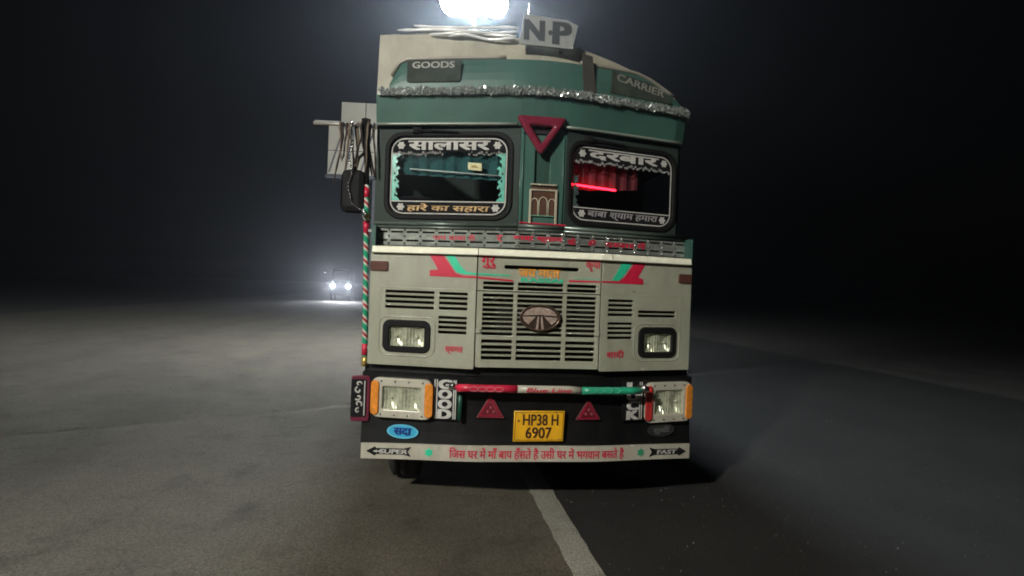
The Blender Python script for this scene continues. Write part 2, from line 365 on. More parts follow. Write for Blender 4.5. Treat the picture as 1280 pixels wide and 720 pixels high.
# --- lower cab: two side panels and the grille panel, with real slots and slats
def vents(panel, groups, prof, m):
    """groups: (x0, x1, [slot centres], slot height); returns the holes and builds the slats between the slots"""
    holes = []; cache = {}
    for x0, x1, zs, h in groups:
        holes.append(rrect(x0, x1, zs[-1] - h / 2, zs[0] + h / 2, 0.004, 2))
    def slats():
        for x0, x1, zs, h in groups:
            for a, b in zip(zs[:-1], zs[1:]):
                zt, zb = a - h / 2, b + h / 2
                key = (x0, round(zt - zb, 3))
                if key not in cache:
                    v = [(x0 - .006, 0, zb), (x1 + .006, 0, zb), (x1 + .006, 0, zt), (x0 - .006, 0, zt)]; d = zt - zb
                    pr = [(0.012, zb), (0.003, zb + d * .2), (0.002, zb + d * .8), (0.012, zt), (0.03, zt), (0.03, zb)]
                    V = [(x, prof(x) + y, z - zb) for x in (x0 - .006, x1 + .006) for y, z in pr]
                    F = [[i, 6 + i, 6 + (i + 1) % 6, (i + 1) % 6][::-1] for i in range(6)] + [list(range(6)), list(range(6, 12))[::-1]]
                    me = bpy.data.meshes.new('slat'); me.from_pydata(V, [], F); me.materials.append(m); me.update(); cache[key] = me
                o = link(bpy.data.objects.new('slat', cache[key]), panel()); o.location = (0, 0, zb)
    return holes, slats
ref = {}
zg = [[1.700, 1.665], [1.613, 1.578, 1.542, 1.507, 1.473, 1.441, 1.407, 1.371, 1.335], [1.281, 1.238, 1.199, 1.160]]
G = []
for x0, x1 in ((-0.408, -0.187), (-0.157, 0.176), (0.206, 0.424)):
    for i, zs in enumerate(zg): G.append((x0, x1, zs, 0.024 if i == 2 else 0.021))
hg, sg = vents(lambda: ref['g'], G, plow, CREAM)
top_slot = rrect(-0.26, 0.288, 1.806, 1.833, 0.013)
ref['g'] = plate('grille_panel', [rrect(-0.450, 0.455, 1.092, 1.893, 0.012)] + hg + [top_slot], CREAM, TR, plow, 0.0, 0.03, 0.003); sg()
GL = [(-1.114, -0.758, [1.616, 1.579, 1.541, 1.502], 0.018), (-0.72, -0.518, [1.614, 1.580, 1.543, 1.505], 0.018), (-0.72, -0.518, [1.440, 1.404, 1.368, 1.332], 0.019)]
GR = [(0.524, 0.728, [1.602, 1.567, 1.532, 1.496], 0.018), (0.524, 0.728, [1.431, 1.395, 1.360, 1.324], 0.018), (0.775, 1.10, [1.523, 1.492], 0.019)]
EX = 1.236
def side_panel(sx, groups, key):
    h, s = vents(lambda: ref[key], groups, plow, CREAM)
    a, b = (-EX, -0.458) if sx < 0 else (0.463, EX)
    lamp = rrect(-1.125, -0.782, 1.178, 1.404, 0.05) if sx < 0 else rrect(0.784, 1.112, 1.178, 1.404, 0.05)
    ref[key] = plate('front_panel', [rrect(a, b, 1.075, 1.893, 0.012)] + h + [lamp], CREAM, TR, plow, 0.0, 0.03, 0.003); s()
    # pressed ridge round the lamp and vents
    x0, x1 = (-1.155, -0.745) if sx < 0 else (0.745, 1.142)
    lp = rrect(x0, x1, 1.15, 1.432, 0.06)
    MB().tube([(x, plow(x) + 0.002, z) for x, z in lp + lp[:1]], 0.006, 6, False).build('pressed_ridge', CREAM, ref[key], True)
    lo = [(x0 - .0 if sx < 0 else x1, 1.40), (x0 if sx < 0 else x1, 1.62)]
    r = 0.03; xe = x0 if sx < 0 else x1; xi = -0.46 if sx < 0 else 0.465
    cz = 1.645
    pts = [(xe, 1.38)] + [(xe - sx * r * (1 - math.cos(R(t))), cz - r + r * math.sin(R(t))) for t in (0, 30, 60, 90)] + [(xi, cz)]
    MB().tube([(x, plow(x) + 0.003, z) for x, z in pts], 0.005, 6, False).build('pressed_ridge', CREAM, ref[key], True)
    MB().tube([(x, plow(x) + 0.003, 1.29) for x in ((xi, sx * 0.735))], 0.003, 6, False).build('pressed_ridge', CREAM, ref[key], True)
side_panel(-1, GL, 'l'); side_panel(1, GR, 'r')
MB().tube([(x, 0.001, 1.643) for x in (-0.45, 0.455)], 0.004, 6).build('seam', DARK, ref['g'])
for zc in (1.31,): MB().tube([(x, 0.003, zc) for x in (-0.44, 0.445)], 0.003, 6).build('pressed_ridge', CREAM, ref['g'], True)
# bonnet catches at the grille's lower corners
for sx in (-0.435, 0.437): MB().box(sx - 0.018, sx + 0.018, -0.012, 0.01, 1.335, 1.372, 0.006).build('catch', CREAM, ref['g'])
# what lies behind the slots
rad = box('radiator', DARK, TR, -0.43, 0.44, 0.14, 0.30, 1.10, 1.88)
for i in range(22): box('radiator_fin', mat('radiator_metal', (0.05, 0.048, 0.045), 0.6, 0.5), rad, -0.42, 0.43, 0.128, 0.142, 1.12 + i * 0.034, 1.125 + i * 0.034)
for sx in (-1, 1):
    xs = [(-1.2, -0.45), (0.45, 1.2)][sx > 0]
    plate('inner_panel', [(xs[0], 1.09), (xs[1], 1.09), (xs[1], 1.88), (xs[0], 1.88)], DARK, TR, plow, 0.12, 0.01)
MB().tube([(-0.36, 0.10, 1.56), (-0.28, 0.09, 1.60), (-0.22, 0.10, 1.58)], 0.012, 8).build('hose', STEEL, rad, True)

# --- emblem: an oval with a T-shaped pair of sweeping strokes
em = plate('emblem', [ellipse(0.008, 1.462, 0.148, 0.094, 40)], EMBLEM, ref['g'], plow, -0.022, 0.02, 0.004)
plate('emblem_ring', [ellipse(0.008, 1.462, 0.150, 0.096, 40), ellipse(0.008, 1.462, 0.136, 0.084, 40)], mat('worn_bronze', (0.22, 0.15, 0.11), 0.3, 0.8), em, plow, -0.030, 0.012, 0.002)
PALE = mat('worn_emblem_pale', (0.42, 0.32, 0.26), 0.4, 0.3, vary=0.25, scale=50, bump=0.4, bscale=150)
plate('emblem_stroke', [[(-0.118, 1.476), (-0.095, 1.508), (-0.05, 1.532), (0.008, 1.538), (0.066, 1.532), (0.111, 1.508), (0.134, 1.476), (0.06, 1.480), (0.008, 1.482), (-0.044, 1.480)]], PALE, em, plow, -0.028, 0.008, 0.001)
for s in (-1, 1):
    f = lambda x: 0.008 + s * x
    o = [(f(0.030), 1.470), (f(0.128), 1.466), (f(0.118), 1.440), (f(0.085), 1.412), (f(0.058), 1.440), (f(0.036), 1.462)]
    plate('emblem_stroke', [o if s < 0 else o[::-1]], PALE, em, plow, -0.028, 0.008, 0.001)
    o = [(f(0.006), 1.470), (f(0.018), 1.470), (f(0.030), 1.372), (f(0.012), 1.370)]
    plate('emblem_stroke', [o], PALE, em, plow, -0.028, 0.008, 0.001)

# --- pale trim strip in three pieces, cracked on the right
for a, b in ((-1.222, -0.456), (-0.450, 0.535), (0.545, 0.83), (0.834, 1.215)):
    xs = sorted(set([a, b] + [c for c in (-0.45, 0.45) if a < c < b])); V = []; F = []
    pr = [(-0.002, 1.894), (-0.030, 1.896), (-0.034, 1.901), (-0.016, 1.940), (-0.008, 1.946), (0.03, 1.947), (0.03, 1.894)]
    for x in xs: V += [(x, plow(x) + y, z) for y, z in pr]
    n = len(pr)
    for i in range(len(xs) - 1): F += [[i * n + j, (i + 1) * n + j, (i + 1) * n + (j + 1) % n, i * n + (j + 1) % n] for j in range(n)]
    F += [list(range(n))[::-1], [len(V) - n + j for j in range(n)]]
    mk('trim_strip', V, F, TAPE, TR)

# --- paint flashes: red and green swooshes
yv = -0.003
def mirx(pts): return [(-x + 0.008, z - 0.012) for x, z in pts][::-1]
redl = [(-0.802, 1.892), (-0.703, 1.892), (-0.66, 1.835), (-0.612, 1.765), (-0.560, 1.748), (-0.459, 1.745), (-0.459, 1.731), (-0.796, 1.737), (-0.798, 1.779), (-0.736, 1.785)]
grnl = [(-0.684, 1.892), (-0.624, 1.892), (-0.575, 1.815), (-0.53, 1.774), (-0.459, 1.768), (-0.459, 1.756), (-0.540, 1.758), (-0.592, 1.764), (-0.62, 1.79)]
plate('red_flash', [redl], RED, ref['l'], plow, yv, 0.0028); plate('green_flash', [grnl], MINT, ref['l'], plow, yv, 0.0028)
plate('red_flash', [[(-0.449, 1.744), (-0.194, 1.727), (-0.194, 1.716), (-0.449, 1.730)]], RED, ref['g'], plow, yv, 0.0028)
plate('green_flash', [[(-0.449, 1.768), (-0.219, 1.764), (-0.219, 1.755), (-0.449, 1.756)]], MINT, ref['g'], plow, yv, 0.0028)
redr = [(0.725, 1.888), (0.822, 1.888), (0.760, 1.782), (0.806, 1.770), (0.807, 1.730), (0.464, 1.733), (0.464, 1.745), (0.604, 1.748), (0.650, 1.785)]
grnr = [(0.622, 1.884), (0.705, 1.886), (0.655, 1.815), (0.605, 1.752), (0.541, 1.752), (0.575, 1.80)]
plate('red_flash', [redr], RED, ref['r'], plow, yv, 0.0028); plate('green_flash', [grnr], MINT, ref['r'], plow, yv, 0.0028)
plate('red_flash', [[(0.216, 1.742), (0.454, 1.742), (0.454, 1.732), (0.216, 1.728)]], RED, ref['g'], plow, yv, 0.0028)
plate('green_flash', [[(0.25, 1.764), (0.454, 1.758), (0.454, 1.748), (0.25, 1.752)]], mat('faded_green', (0.2, 0.40, 0.28), 0.5), ref['g'], plow, yv, 0.0028)
# --- painted words on the nose
text('lettering', 'गुरु', -0.378, 1.848, 0.10, 0.085, RED, ref['g'], plow, -0.004, 0.02)
text('lettering', 'कृपा', 0.392, 1.850, 0.11, 0.075, RED, ref['g'], plow, -0.004, 0.02)
text('lettering', 'जय माता', -0.005, 1.783, 0.30, 0.052, ORANGE, ref['g'], plow, -0.004, 0.03)
text('lettering', 'RASSAI', 0.015, 1.732, 0.30, 0.028, MINT, ref['g'], plow, -0.004, 0.03)
text('lettering', 'स्वागत', -0.604, 1.205, 0.125, 0.055, RED, ref['l'], plow, -0.004, 0.02)
text('lettering', 'शादी', 0.592, 1.205, 0.14, 0.06, RED, ref['r'], plow, -0.004, 0.02)

# --- square lamps in the nose
def dish(a, b, c, d, prof, y0, depth, parent):
    """a rectangular reflector, dished towards two bulbs, in stepped vertical flutes"""
    V = []; F = []; nx, nz = 36, 14
    for i in range(nx + 1):
        u = i / nx
        for k in range(nz + 1):
            t = k / nz; f = max(math.exp(-((u - .22) / .17) ** 2), math.exp(-((u - .78) / .17) ** 2)); g = 1 - (2 * t - 1) ** 2
            x = a + (b - a) * u; V.append((x, prof(x) + y0 + depth * f * g + 0.0022 * (i % 3), c + (d - c) * t))
    for i in range(nx):
        for k in range(nz): q = i * (nz + 1) + k; F.append([q, q + nz + 1, q + nz + 2, q + 1])
    r = mk('reflector', V, F, REFL, parent)
    for u in (.22, .78):
        x = a + (b - a) * u
        M = Matrix.Translation((x, prof(x) + y0 + depth * 0.9, (c + d) / 2)) @ Matrix.Rotation(R(90), 4, 'X')
        MB().lathe([(0.001, depth * .8), (0.006, depth * .7), (0.006, 0.0)], 10, M).build('bulb', mat('bulb_glass', (0.8, 0.8, 0.75), 0.1, coat=1), parent, True)
def nose_lamp(x0, x1, z0, z1):
    p = plate('fog_lamp', [rrect(x0, x1, z0, z1, 0.055), rrect(x0 + 0.048, x1 - 0.045, z0 + 0.045, z1 - 0.05, 0.015)], RUBBER, TR, plow, -0.010, 0.05, 0.008)
    a, b, c, d = x0 + 0.048, x1 - 0.045, z0 + 0.045, z1 - 0.05
    plate('lamp_housing', [rrect(a - .01, b + .01, c - .01, d + .01, 0.01)], DARK, p, plow, 0.055, 0.01)
    dish(a - .004, b + .004, c - .004, d + .004, plow, 0.008, 0.030, p)
    plate('lens', [rrect(a - .004, b + .004, c - .004, d + .004, 0.015)], LENS, p, plow, 0.0, 0.004)
    return p
nose_lamp(-1.128, -0.776, 1.172, 1.410); nose_lamp(0.780, 1.114, 1.172, 1.408)
plate('side_marker', [rrect(-1.234, -1.103, 1.762, 1.835, 0.012)], MARKER, TR, plow, -0.012, 0.02, 0.004)
plate('side_marker', [rrect(1.115, 1.234, 1.752, 1.825, 0.012)], MARKER, TR, plow, -0.012, 0.02, 0.004)

# --- ledge and embossed band under the windscreens
V = []; F = []
xs = [-EX, -0.45, -0.17, 0.17, 0.45, EX]
for x in xs: V += [(x, plow(x) + 0.005, 1.946), (x, pup(x) + 0.03, 1.966)]
F = [[2 * i, 2 * i + 2, 2 * i + 3, 2 * i + 1] for i in range(5)]
mk('ledge', V, F, SURR, TR)
BAND = mat('grey_embossed_metal', (0.24, 0.26, 0.23), 0.25, 0.35, vary=0.3, scale=10, bump=0.25, bscale=14, dirt=0.2)
for xa, xb in ((-EX, -0.17), (-0.17, 0.17), (0.17, EX)):
    holes = []
    n = max(1, round((xb - xa) / 0.118)); st = (xb - xa) / n
    for i in range(n):
        for zc in (1.998, 2.062):
            holes.append(rrect(xa + st * i + 0.014, xa + st * (i + 1) - 0.014, zc - 0.006, zc + 0.006, 0.004, 2))
    b = plate('embossed_band', [[(xa, 1.962), (xb, 1.962), (xb, 2.086), (xa, 2.086)]] + holes, BAND, TR, pup, 0.0, 0.015, 0.002)
    plate('band_backing', [[(xa, 1.962), (xb, 1.962), (xb, 2.086), (xa, 2.086)]], DARK, b, pup, 0.020, 0.01)
    for i in range(n + 1):
        x = min(max(xa + st * i, xa + 0.01), xb - 0.01)
        for zc in (1.976, 2.03, 2.076):
            M = Matrix.Translation((x, pup(x), zc)) @ Matrix.Rotation(R(90), 4, 'X')
            MB().lathe([(0.009, 0), (0.007, 0.004), (0.001, 0.006)], 8, M).build('rivet', CHROME, b, True)
    ref['b%.1f' % xa] = b
yb = -0.003
text('lettering', 'जय बाबा री', -0.632, 2.030, 0.31, 0.042, RED, ref['b-1.2'], pup, yb, 0.02)
text('lettering', 'र', -0.30, 2.030, 0.04, 0.045, RED, ref['b-1.2'], pup, yb, 0.02)
text('lettering', 'बाबा श्याम', -0.02, 2.030, 0.36, 0.042, RED, TR, pup, yb, 0.03)
text('lettering', 'के', 0.235, 2.03, 0.06, 0.05, RED, TR, pup, yb, 0.03); text('lettering', 'ही', 0.40, 2.03, 0.06, 0.045, RED, TR, pup, yb, 0.03)
text('lettering', 'दरबार में', 0.68, 2.03, 0.34, 0.050, RED, TR, pup, yb, 0.03)
# two rails above the band
for zc, r in ((2.098, 0.011), (2.125, 0.014)):
    for xa, xb in ((-EX, -0.17), (-0.17, 0.17), (0.17, EX)):
        MB().tube([(xa, pup(xa) - 0.006, zc), (xb, pup(xb) - 0.006, zc)], r, 8).build('rail', mat('green_grey_trim', (0.12, 0.15, 0.13), 0.3, 0.3, vary=0.2), TR, True)

# --- windscreen surrounds, panes, vinyl lettering
def blob(cx, cz, r): return [(cx + r * (1 + 0.16 * math.cos(6 * t)) * math.cos(t), cz + r * (1 + 0.16 * math.cos(6 * t)) * math.sin(t)) for t in [2 * math.pi * i / 36 for i in range(36)]]
def windscreen(xa, xb, x0, x1, z0, z1, top, bottom, kind):
    r = 0.10
    s = plate('windscreen_surround', [[(xa, 2.13), (xb, 2.13), (xb, 2.848), (xa, 2.848)], rrect(max(x0 - .02, xa + .012), x1 + .02, z0 - .02, z1 + .02, r + .02)], SURR, TR, pup, 0.0, 0.035, 0.003)
    plate('gasket', [rrect(x0 - .04, x1 + .04, z0 - .04, z1 + .04, r + .03), rrect(x0 - .004, x1 + .004, z0 - .004, z1 + .004, r)], RUBBER, s, pup, -0.012, 0.04, 0.008)
    g = plate('pane', [rrect(x0 - .012, x1 + .012, z0 - .012, z1 + .012, r)], GLASS, s, pup, 0.014, 0.006)
    y = 0.012
    plate('vinyl_border', [rrect(x0 + .004, x1 - .004, z0 + .004, z1 - .004, r), rrect(x0 + .013, x1 - .013, z0 + .013, z1 - .013, r - .009)], LETTER, g, pup, y, 0.0015)
    def seg(za, zb):     # the part of the rounded pane between two heights
        P = rrect(x0 + .015, x1 - .015, z0 + .015, z1 - .015, r - .01, 8); return [(px, min(max(pz, za), zb)) for px, pz in P]
    zt = z1 - 0.105; zb = z0 + 0.095
    plate('vinyl_band', [seg(zt, z1)], VBLACK, g, pup, y, 0.0015); plate('vinyl_band', [seg(z0, zb)], VBLACK, g, pup, y, 0.0015)
    xm = (x0 + x1) / 2; W = x1 - x0
    plate('vinyl_line', [[(x0 + .014, zb), (x1 - .014, zb), (x1 - .014, zb + .008), (x0 + .014, zb + .008)]], LETTER, g, pup, y, 0.0015)
    y2 = 0.010
    text('lettering', top, xm, z1 - 0.058, W * 0.68, 0.066, LETTER, g, pup, y2, 0.03)
    text('lettering', bottom[0], xm + 0.01, z0 + 0.052, W * 0.70, 0.060, bottom[1], g, pup, y2, 0.02, shear=0.1)
    for px, pz in ((x0 + W * 0.09, z1 - .058), (x1 - W * 0.09, z1 - .058), (x0 + W * 0.10, z0 + .056), (x1 - W * 0.09, z0 + .056)):
        plate('vinyl_rosette', [blob(px, pz, 0.026)], LETTER, g, pup, y2, 0.0015)
    # row of small scrolls under the top band
    rnd = random.Random(5); V = []; F = []
    for i in range(46):
        px = x0 + 0.03 + (W - 0.06) * i / 45
        if kind == 'L' and 0.45 < i / 45 < 0.68: continue
        pz = zt - 0.004 - rnd.random() * 0.02; h = 0.012 + rnd.random() * 0.016; wd = 0.006 + rnd.random() * 0.006; k = len(V)
        for a in range(6): V.append((px + wd * math.cos(a * 1.047), pup(px) + y2, pz + h * 0.5 * math.sin(a * 1.047)))
        F.append([k + a for a in range(6)])
    tag(mk('vinyl_scrolls', V, F, mat('dim_vinyl', (0.22, 0.22, 0.21), 0.4, vary=0.3, scale=30), g), kind='stuff')
    # wavy side strips
    for side, xe in ((1, x0 + 0.016), (-1, x1 - 0.016)):
        if kind == 'R' and side < 0: continue
        P = [(xe, zb + 0.008), (xe, zt - 0.01)]; n = 22
        wv = [(xe + side * ((0.042 if kind == 'L' else 0.030) + 0.013 * math.sin(i * 2.1) + 0.010 * math.sin(i * 0.9 + 1)), zt - 0.01 + (zb + 0.018 - zt) * i / n) for i in range(n + 1)]
        lp = P + wv
        if kind == 'R': lp = [(a, b if b < zb + .24 else zb + .24) for a, b in lp]
        plate('vinyl_side_strip', [lp], TEAL if kind == 'L' else mat('dim_grey_vinyl', (0.06, 0.09, 0.085), 0.4, vary=0.4, scale=20), g, pup, y, 0.0015)
        if kind == 'L':
            for j in range(7):
                cz = zb + 0.05 + j * 0.055; cx = xe + side * (0.022 + 0.010 * math.sin(j * 1.7))
                plate('vinyl_mark', [[(cx, cz - .015), (cx + side * .016, cz), (cx, cz + .015 - .008 * (j % 2))]], VBLACK, g, pup, y2, 0.0015)
    return g
gL = windscreen(-EX, -0.172, -1.128, -0.258, 2.196, 2.772, 'सालासर', ('हारे का सहारा', LETTER2), 'L')
gR = windscreen(0.172, 1.12, 0.224, 1.075, 2.190, 2.752, 'दरबार', ('बाबा श्याम हमारा', mat('grey_vinyl', (0.33, 0.31, 0.32), 0.4, vary=0.2, scale=25)), 'R')
st = plate('windscreen_sticker', [[(-0.545, 2.535), (-0.445, 2.525), (-0.447, 2.58), (-0.547, 2.588)]], mat('pale_yellow_sticker', (0.5, 0.47, 0.2), 0.4, vary=0.2, scale=30), gL, pup, 0.010, 0.0015)
plate('sticker_print', [[(-0.525, 2.548), (-0.465, 2.545), (-0.485, 2.566), (-0.52, 2.568)]], mat('ochre_ink', (0.30, 0.22, 0.03), 0.5), st, pup, 0.008, 0.0012)

for a, b in ((1.12, EX),): sheet('corner_panel', SURR, TR, lin(a, b, 8), K(2.09), K(2.85), pupc, 0.0, 0.03)
for x, z, dx in ((-0.93, 2.815, 0.30), (0.34, 2.795, 0.30)):
    wp = MB().box(x - 0.035, x + 0.035, pup(x) - 0.035, pup(x) + 0.01, z - 0.02, z + 0.025, 0.008).build('wiper', RUBBER, TR)
    MB().tube([(x, pup(x) - 0.036, z), (x + dx, pup(x + dx) - 0.03, z - 0.012)], 0.007, 6).build('wiper_arm', RUBBER, wp)
# --- centre pillar: recess, shrine picture, red triangle
cp = plate('centre_pillar', [[(-0.17, 2.13), (0.17, 2.13), (0.17, 2.848), (-0.17, 2.848)], [(-0.062, 2.43), (0.052, 2.43), (0.052, 2.70), (-0.062, 2.70)]], GREEN, TR, pup, 0.0, 0.03, 0.003)
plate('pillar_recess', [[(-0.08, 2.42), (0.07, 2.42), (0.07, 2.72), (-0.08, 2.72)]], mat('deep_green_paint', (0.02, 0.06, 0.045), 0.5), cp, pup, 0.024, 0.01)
for x in (-0.150, 0.150): MB().tube([(x, pup(x) - 0.004, 2.14), (x, pup(x) - 0.004, 2.84)], 0.007, 6).build('pillar_bead', GREEN, cp, True)
shr = plate('shrine_picture', [[(-0.085, 2.20), (0.105, 2.20), (0.105, 2.415), (-0.085, 2.415)]], BROWN, cp, pup, -0.008, 0.012, 0.002)
BONE = mat('bone_paint', (0.42, 0.38, 0.28), 0.5, vary=0.2)
for x in (-0.088, 0.102):
    MB().box(x - .008, x + .008, pup(0) - 0.022, pup(0) - 0.004, 2.145, 2.395, 0.003).build('column', BONE, shr)
for z in (2.385, 2.425): MB().box(-0.09, 0.105, pup(0) - 0.020, pup(0) - 0.004, z, z + 0.012, 0.003).build('cornice', BONE, shr)
for cx, rw, zt_ in ((0.008, 0.030, 2.335), (-0.055, 0.024, 2.325), (0.072, 0.024, 2.325)):
    pts = [(cx - rw, pup(0) - 0.012, 2.205)] + [(cx + rw * math.cos(R(a)), pup(0) - 0.012, zt_ - rw + rw * 1.2 * math.sin(R(a))) for a in range(180, -1, -30)] + [(cx + rw, pup(0) - 0.012, 2.205)]
    MB().tube(pts, 0.0045, 6).build('arch', BONE, shr, True)
for z in (2.20,): MB().box(-0.09, 0.105, pup(0) - 0.018, pup(0) - 0.006, z, z + 0.007, 0.002).build('cornice', mat('pale_green_trim', (0.15, 0.35, 0.25), 0.4), shr)
MB().tube([(-0.165, pup(0) - 0.012, 2.148), (0.18, pup(0) - 0.012, 2.142)], 0.006, 6).build('red_line', RED, cp)
tri = lambda k: [(-0.028 + (x + 0.028) * k, 2.79 + (z - 2.79) * k) for x, z in ((-0.222, 2.915), (0.166, 2.913), (-0.028, 2.625))]
def round_tri(P, r, n=4):
    out = []
    for i in range(3):
        a, b, c = Vector(P[i - 1]), Vector(P[i]), Vector(P[(i + 1) % 3]); u = (a - b).normalized(); v = (c - b).normalized()
        for k in range(n + 1):
            t = k / n; out.append(tuple(b + u * r * (1 - t) ** 2 + v * r * t ** 2))
    return out
plate('reflective_triangle', [round_tri(tri(1.0), 0.045), round_tri(tri(0.43), 0.012)], TRIRED, TR, pflat, -0.045, 0.06, 0.018)
plate('triangle_mount', [(-0.16, 2.80), (0.11, 2.80), (0.05, 2.87), (-0.10, 2.87)], DARK, TR, pflat, 0.013, 0.02)

# --- green visor above, tinsel, arched dome and cream backing board
NX = lin(-EX, EX, 29)
for a, b in ((-EX, -0.20), (0.15, EX)):
    xs = lin(a, b, 10)
    MB().tube([(x, pvis(x) + 0.055, 2.858) for x in xs], 0.011, 6).build('rail', mat('pale_rail', (0.26, 0.29, 0.25), 0.35, 0.2), TR, True)
sheet('visor', GREEN, TR, NX, K(2.85), K(3.06), pvis, 0.06, 0.05, 4, lambda t: -0.06 * t)
def topz(x):
    P = [(-1.24, 3.535), (-0.73, 3.550), (-0.23, 3.492), (0.216, 3.462), (0.546, 3.400), (0.825, 3.326), (1.083, 3.205), (1.18, 3.13), (1.24, 3.06)]
    for (a, b), (c, d) in zip(P[:-1], P[1:]):
        if a <= x <= c: return b + (d - b) * (x - a) / (c - a)
    return P[-1][1]
bd = sheet('visor_board', BOARD, TR, NX, K(3.04), lambda x: topz(x), pvis, 0.02, 0.03, 3, lambda t: 0.06 * t)
def domez(x):
    if x < -1.0: return 3.12 + 0.19 * math.sqrt(max(0, 1 - ((-1.0 - x) / 0.14) ** 2))
    return min(3.312, topz(x) - 0.05)
dm = sheet('visor_dome', GREEN, TR, lin(-1.138, 1.06, 28), K(3.09), lambda x: max(domez(x), 3.095), pvis, -0.03, 0.04, 4, lambda t: 0.05 * t * t)
DBR = mat('dusty_brown_paint', (0.040, 0.050, 0.040), 0.8, spec=0.15, vary=0.3, scale=8, dirt=0.3)
def domep(x): return pvis(x)
plate('name_panel', [rrect(-1.01, -0.62, 3.13, 3.29, 0.02)], DBR, dm, lambda x: pvis(x), -0.038, 0.02, 0.003)
plate('name_panel', [[(0.47, 3.12), (0.99, 3.11), (0.97, 3.16), (0.82, 3.235), (0.48, 3.285)]], DBR, dm, lambda x: pvis(x), -0.038, 0.02, 0.003)
DIMW = mat('dusty_white_paint', (0.24, 0.235, 0.20), 0.5, vary=0.25, scale=20)
text('lettering', 'GOODS', -0.82, 3.252, 0.30, 0.045, DIMW, dm, pvis, -0.042, 0.02)
text('lettering', 'CARRIER', 0.715, 3.208, 0.40, 0.052, DIMW, dm, pvis, -0.042, 0.02, rot=-0.17)
plate('dome_stripe', [[(0.26, 3.10), (0.36, 3.10), (0.32, 3.36), (0.24, 3.37)]], mat('faded_maroon', (0.055, 0.05, 0.042), 0.8, spec=0.15), dm, pvis, -0.034, 0.02, 0.002)
for a, b in ((-1.13, -0.30), (0.24, 1.02)):
    MB().tube([(x, pvis(x) + 0.02, max(domez(x), 3.10) + 0.012) for x in lin(a, b, 16)], 0.014, 8).build('dome_rim', mat('dull_cream_trim', (0.30, 0.27, 0.22), 0.4, vary=0.2), dm, True)
# tinsel fringe: fine foil strands and crumpled petals
V = []; F = []; rnd = random.Random(21)
for i in range(4200):
    x = rnd.uniform(-1.21, 1.19); z = rnd.uniform(3.055, 3.098) - 0.008 * abs(math.sin(x * 21)); k = len(V)
    y = pvis(x) - 0.024 - rnd.random() ** 2 * 0.02; a = rnd.gauss(1.57, 0.7) if i % 4 else rnd.uniform(0, 6.28)
    s, q = (rnd.uniform(0.010, 0.020), 0.12) if i % 4 else (rnd.uniform(0.004, 0.009), 0.7)
    u = Vector((math.cos(a), rnd.uniform(-.6, .6), math.sin(a))).normalized() * s; v = Vector((-math.sin(a), rnd.uniform(-.9, .9), math.cos(a))).normalized() * s * q
    c = Vector((x, y, z)); V += [c - u - v, c + u - v, c + u + v, c - u + v]; F.append([k, k + 1, k + 2, k + 3])
tag(mk('tinsel_fringe', V, F, TINSEL, TR), kind='stuff')
sheet('fringe_backing', mat('grey_foil', (0.14, 0.15, 0.14), 0.4, 0.4, vary=0.3), TR, lin(-1.215, 1.2, 25), K(3.048), K(3.098), pvis, -0.022, 0.02)
# glossy white plastic pipes along the top edge
for i, (x0, x1, z0, z1) in enumerate(((-1.10, -0.23, 3.548, 3.515), (-0.98, -0.23, 3.575, 3.54), (-0.86, -0.235, 3.525, 3.488), (-0.72, -0.24, 3.497, 3.462))):
    pts = [(x0 + (x1 - x0) * t, pvis(x0 + (x1 - x0) * t) + 0.04 + 0.012 * math.sin(9 * t + i), z0 + (z1 - z0) * t + 0.010 * math.sin(7 * t + 2 * i)) for t in lin(0, 1, 14)]
    MB().tube(pts, [0.005] + [0.011] * 12 + [0.008], 8).build('plastic_roll', TARP, TR, True)
# N.P board
npb = plate('name_board', [[(-0.222, 3.40), (0.165, 3.385), (0.20, 3.56), (0.12, 3.592), (-0.19, 3.612)]], mat('grey_sign_paint', (0.32, 0.33, 0.32), 0.45, vary=0.12, scale=6, dirt=0.3), TR, pflat, -0.085, 0.025, 0.004)
GREYL = mat('charcoal_paint', (0.055, 0.06, 0.062), 0.5, vary=0.2)
text('lettering', 'N', -0.115, 3.498, 0.13, 0.135, GREYL, npb, pflat, -0.088, 0.04)
plate('lettering', [ellipse(0.0, 3.490, 0.016, 0.018)], GREYL, npb, pflat, -0.088, 0.002)
text('lettering', 'P', 0.085, 3.492, 0.115, 0.15, GREYL, npb, pflat, -0.088, 0.04)
for x in (-0.15, 0.10): box('board_bracket', STEEL, npb, x - 0.015, x + 0.015, -0.065, 0.03, 3.40, 3.46)
MB().tube([(-0.155, -0.03, 3.55), (-0.150, -0.03, 3.72)], 0.004, 6).build('antenna', CHROME, TR)

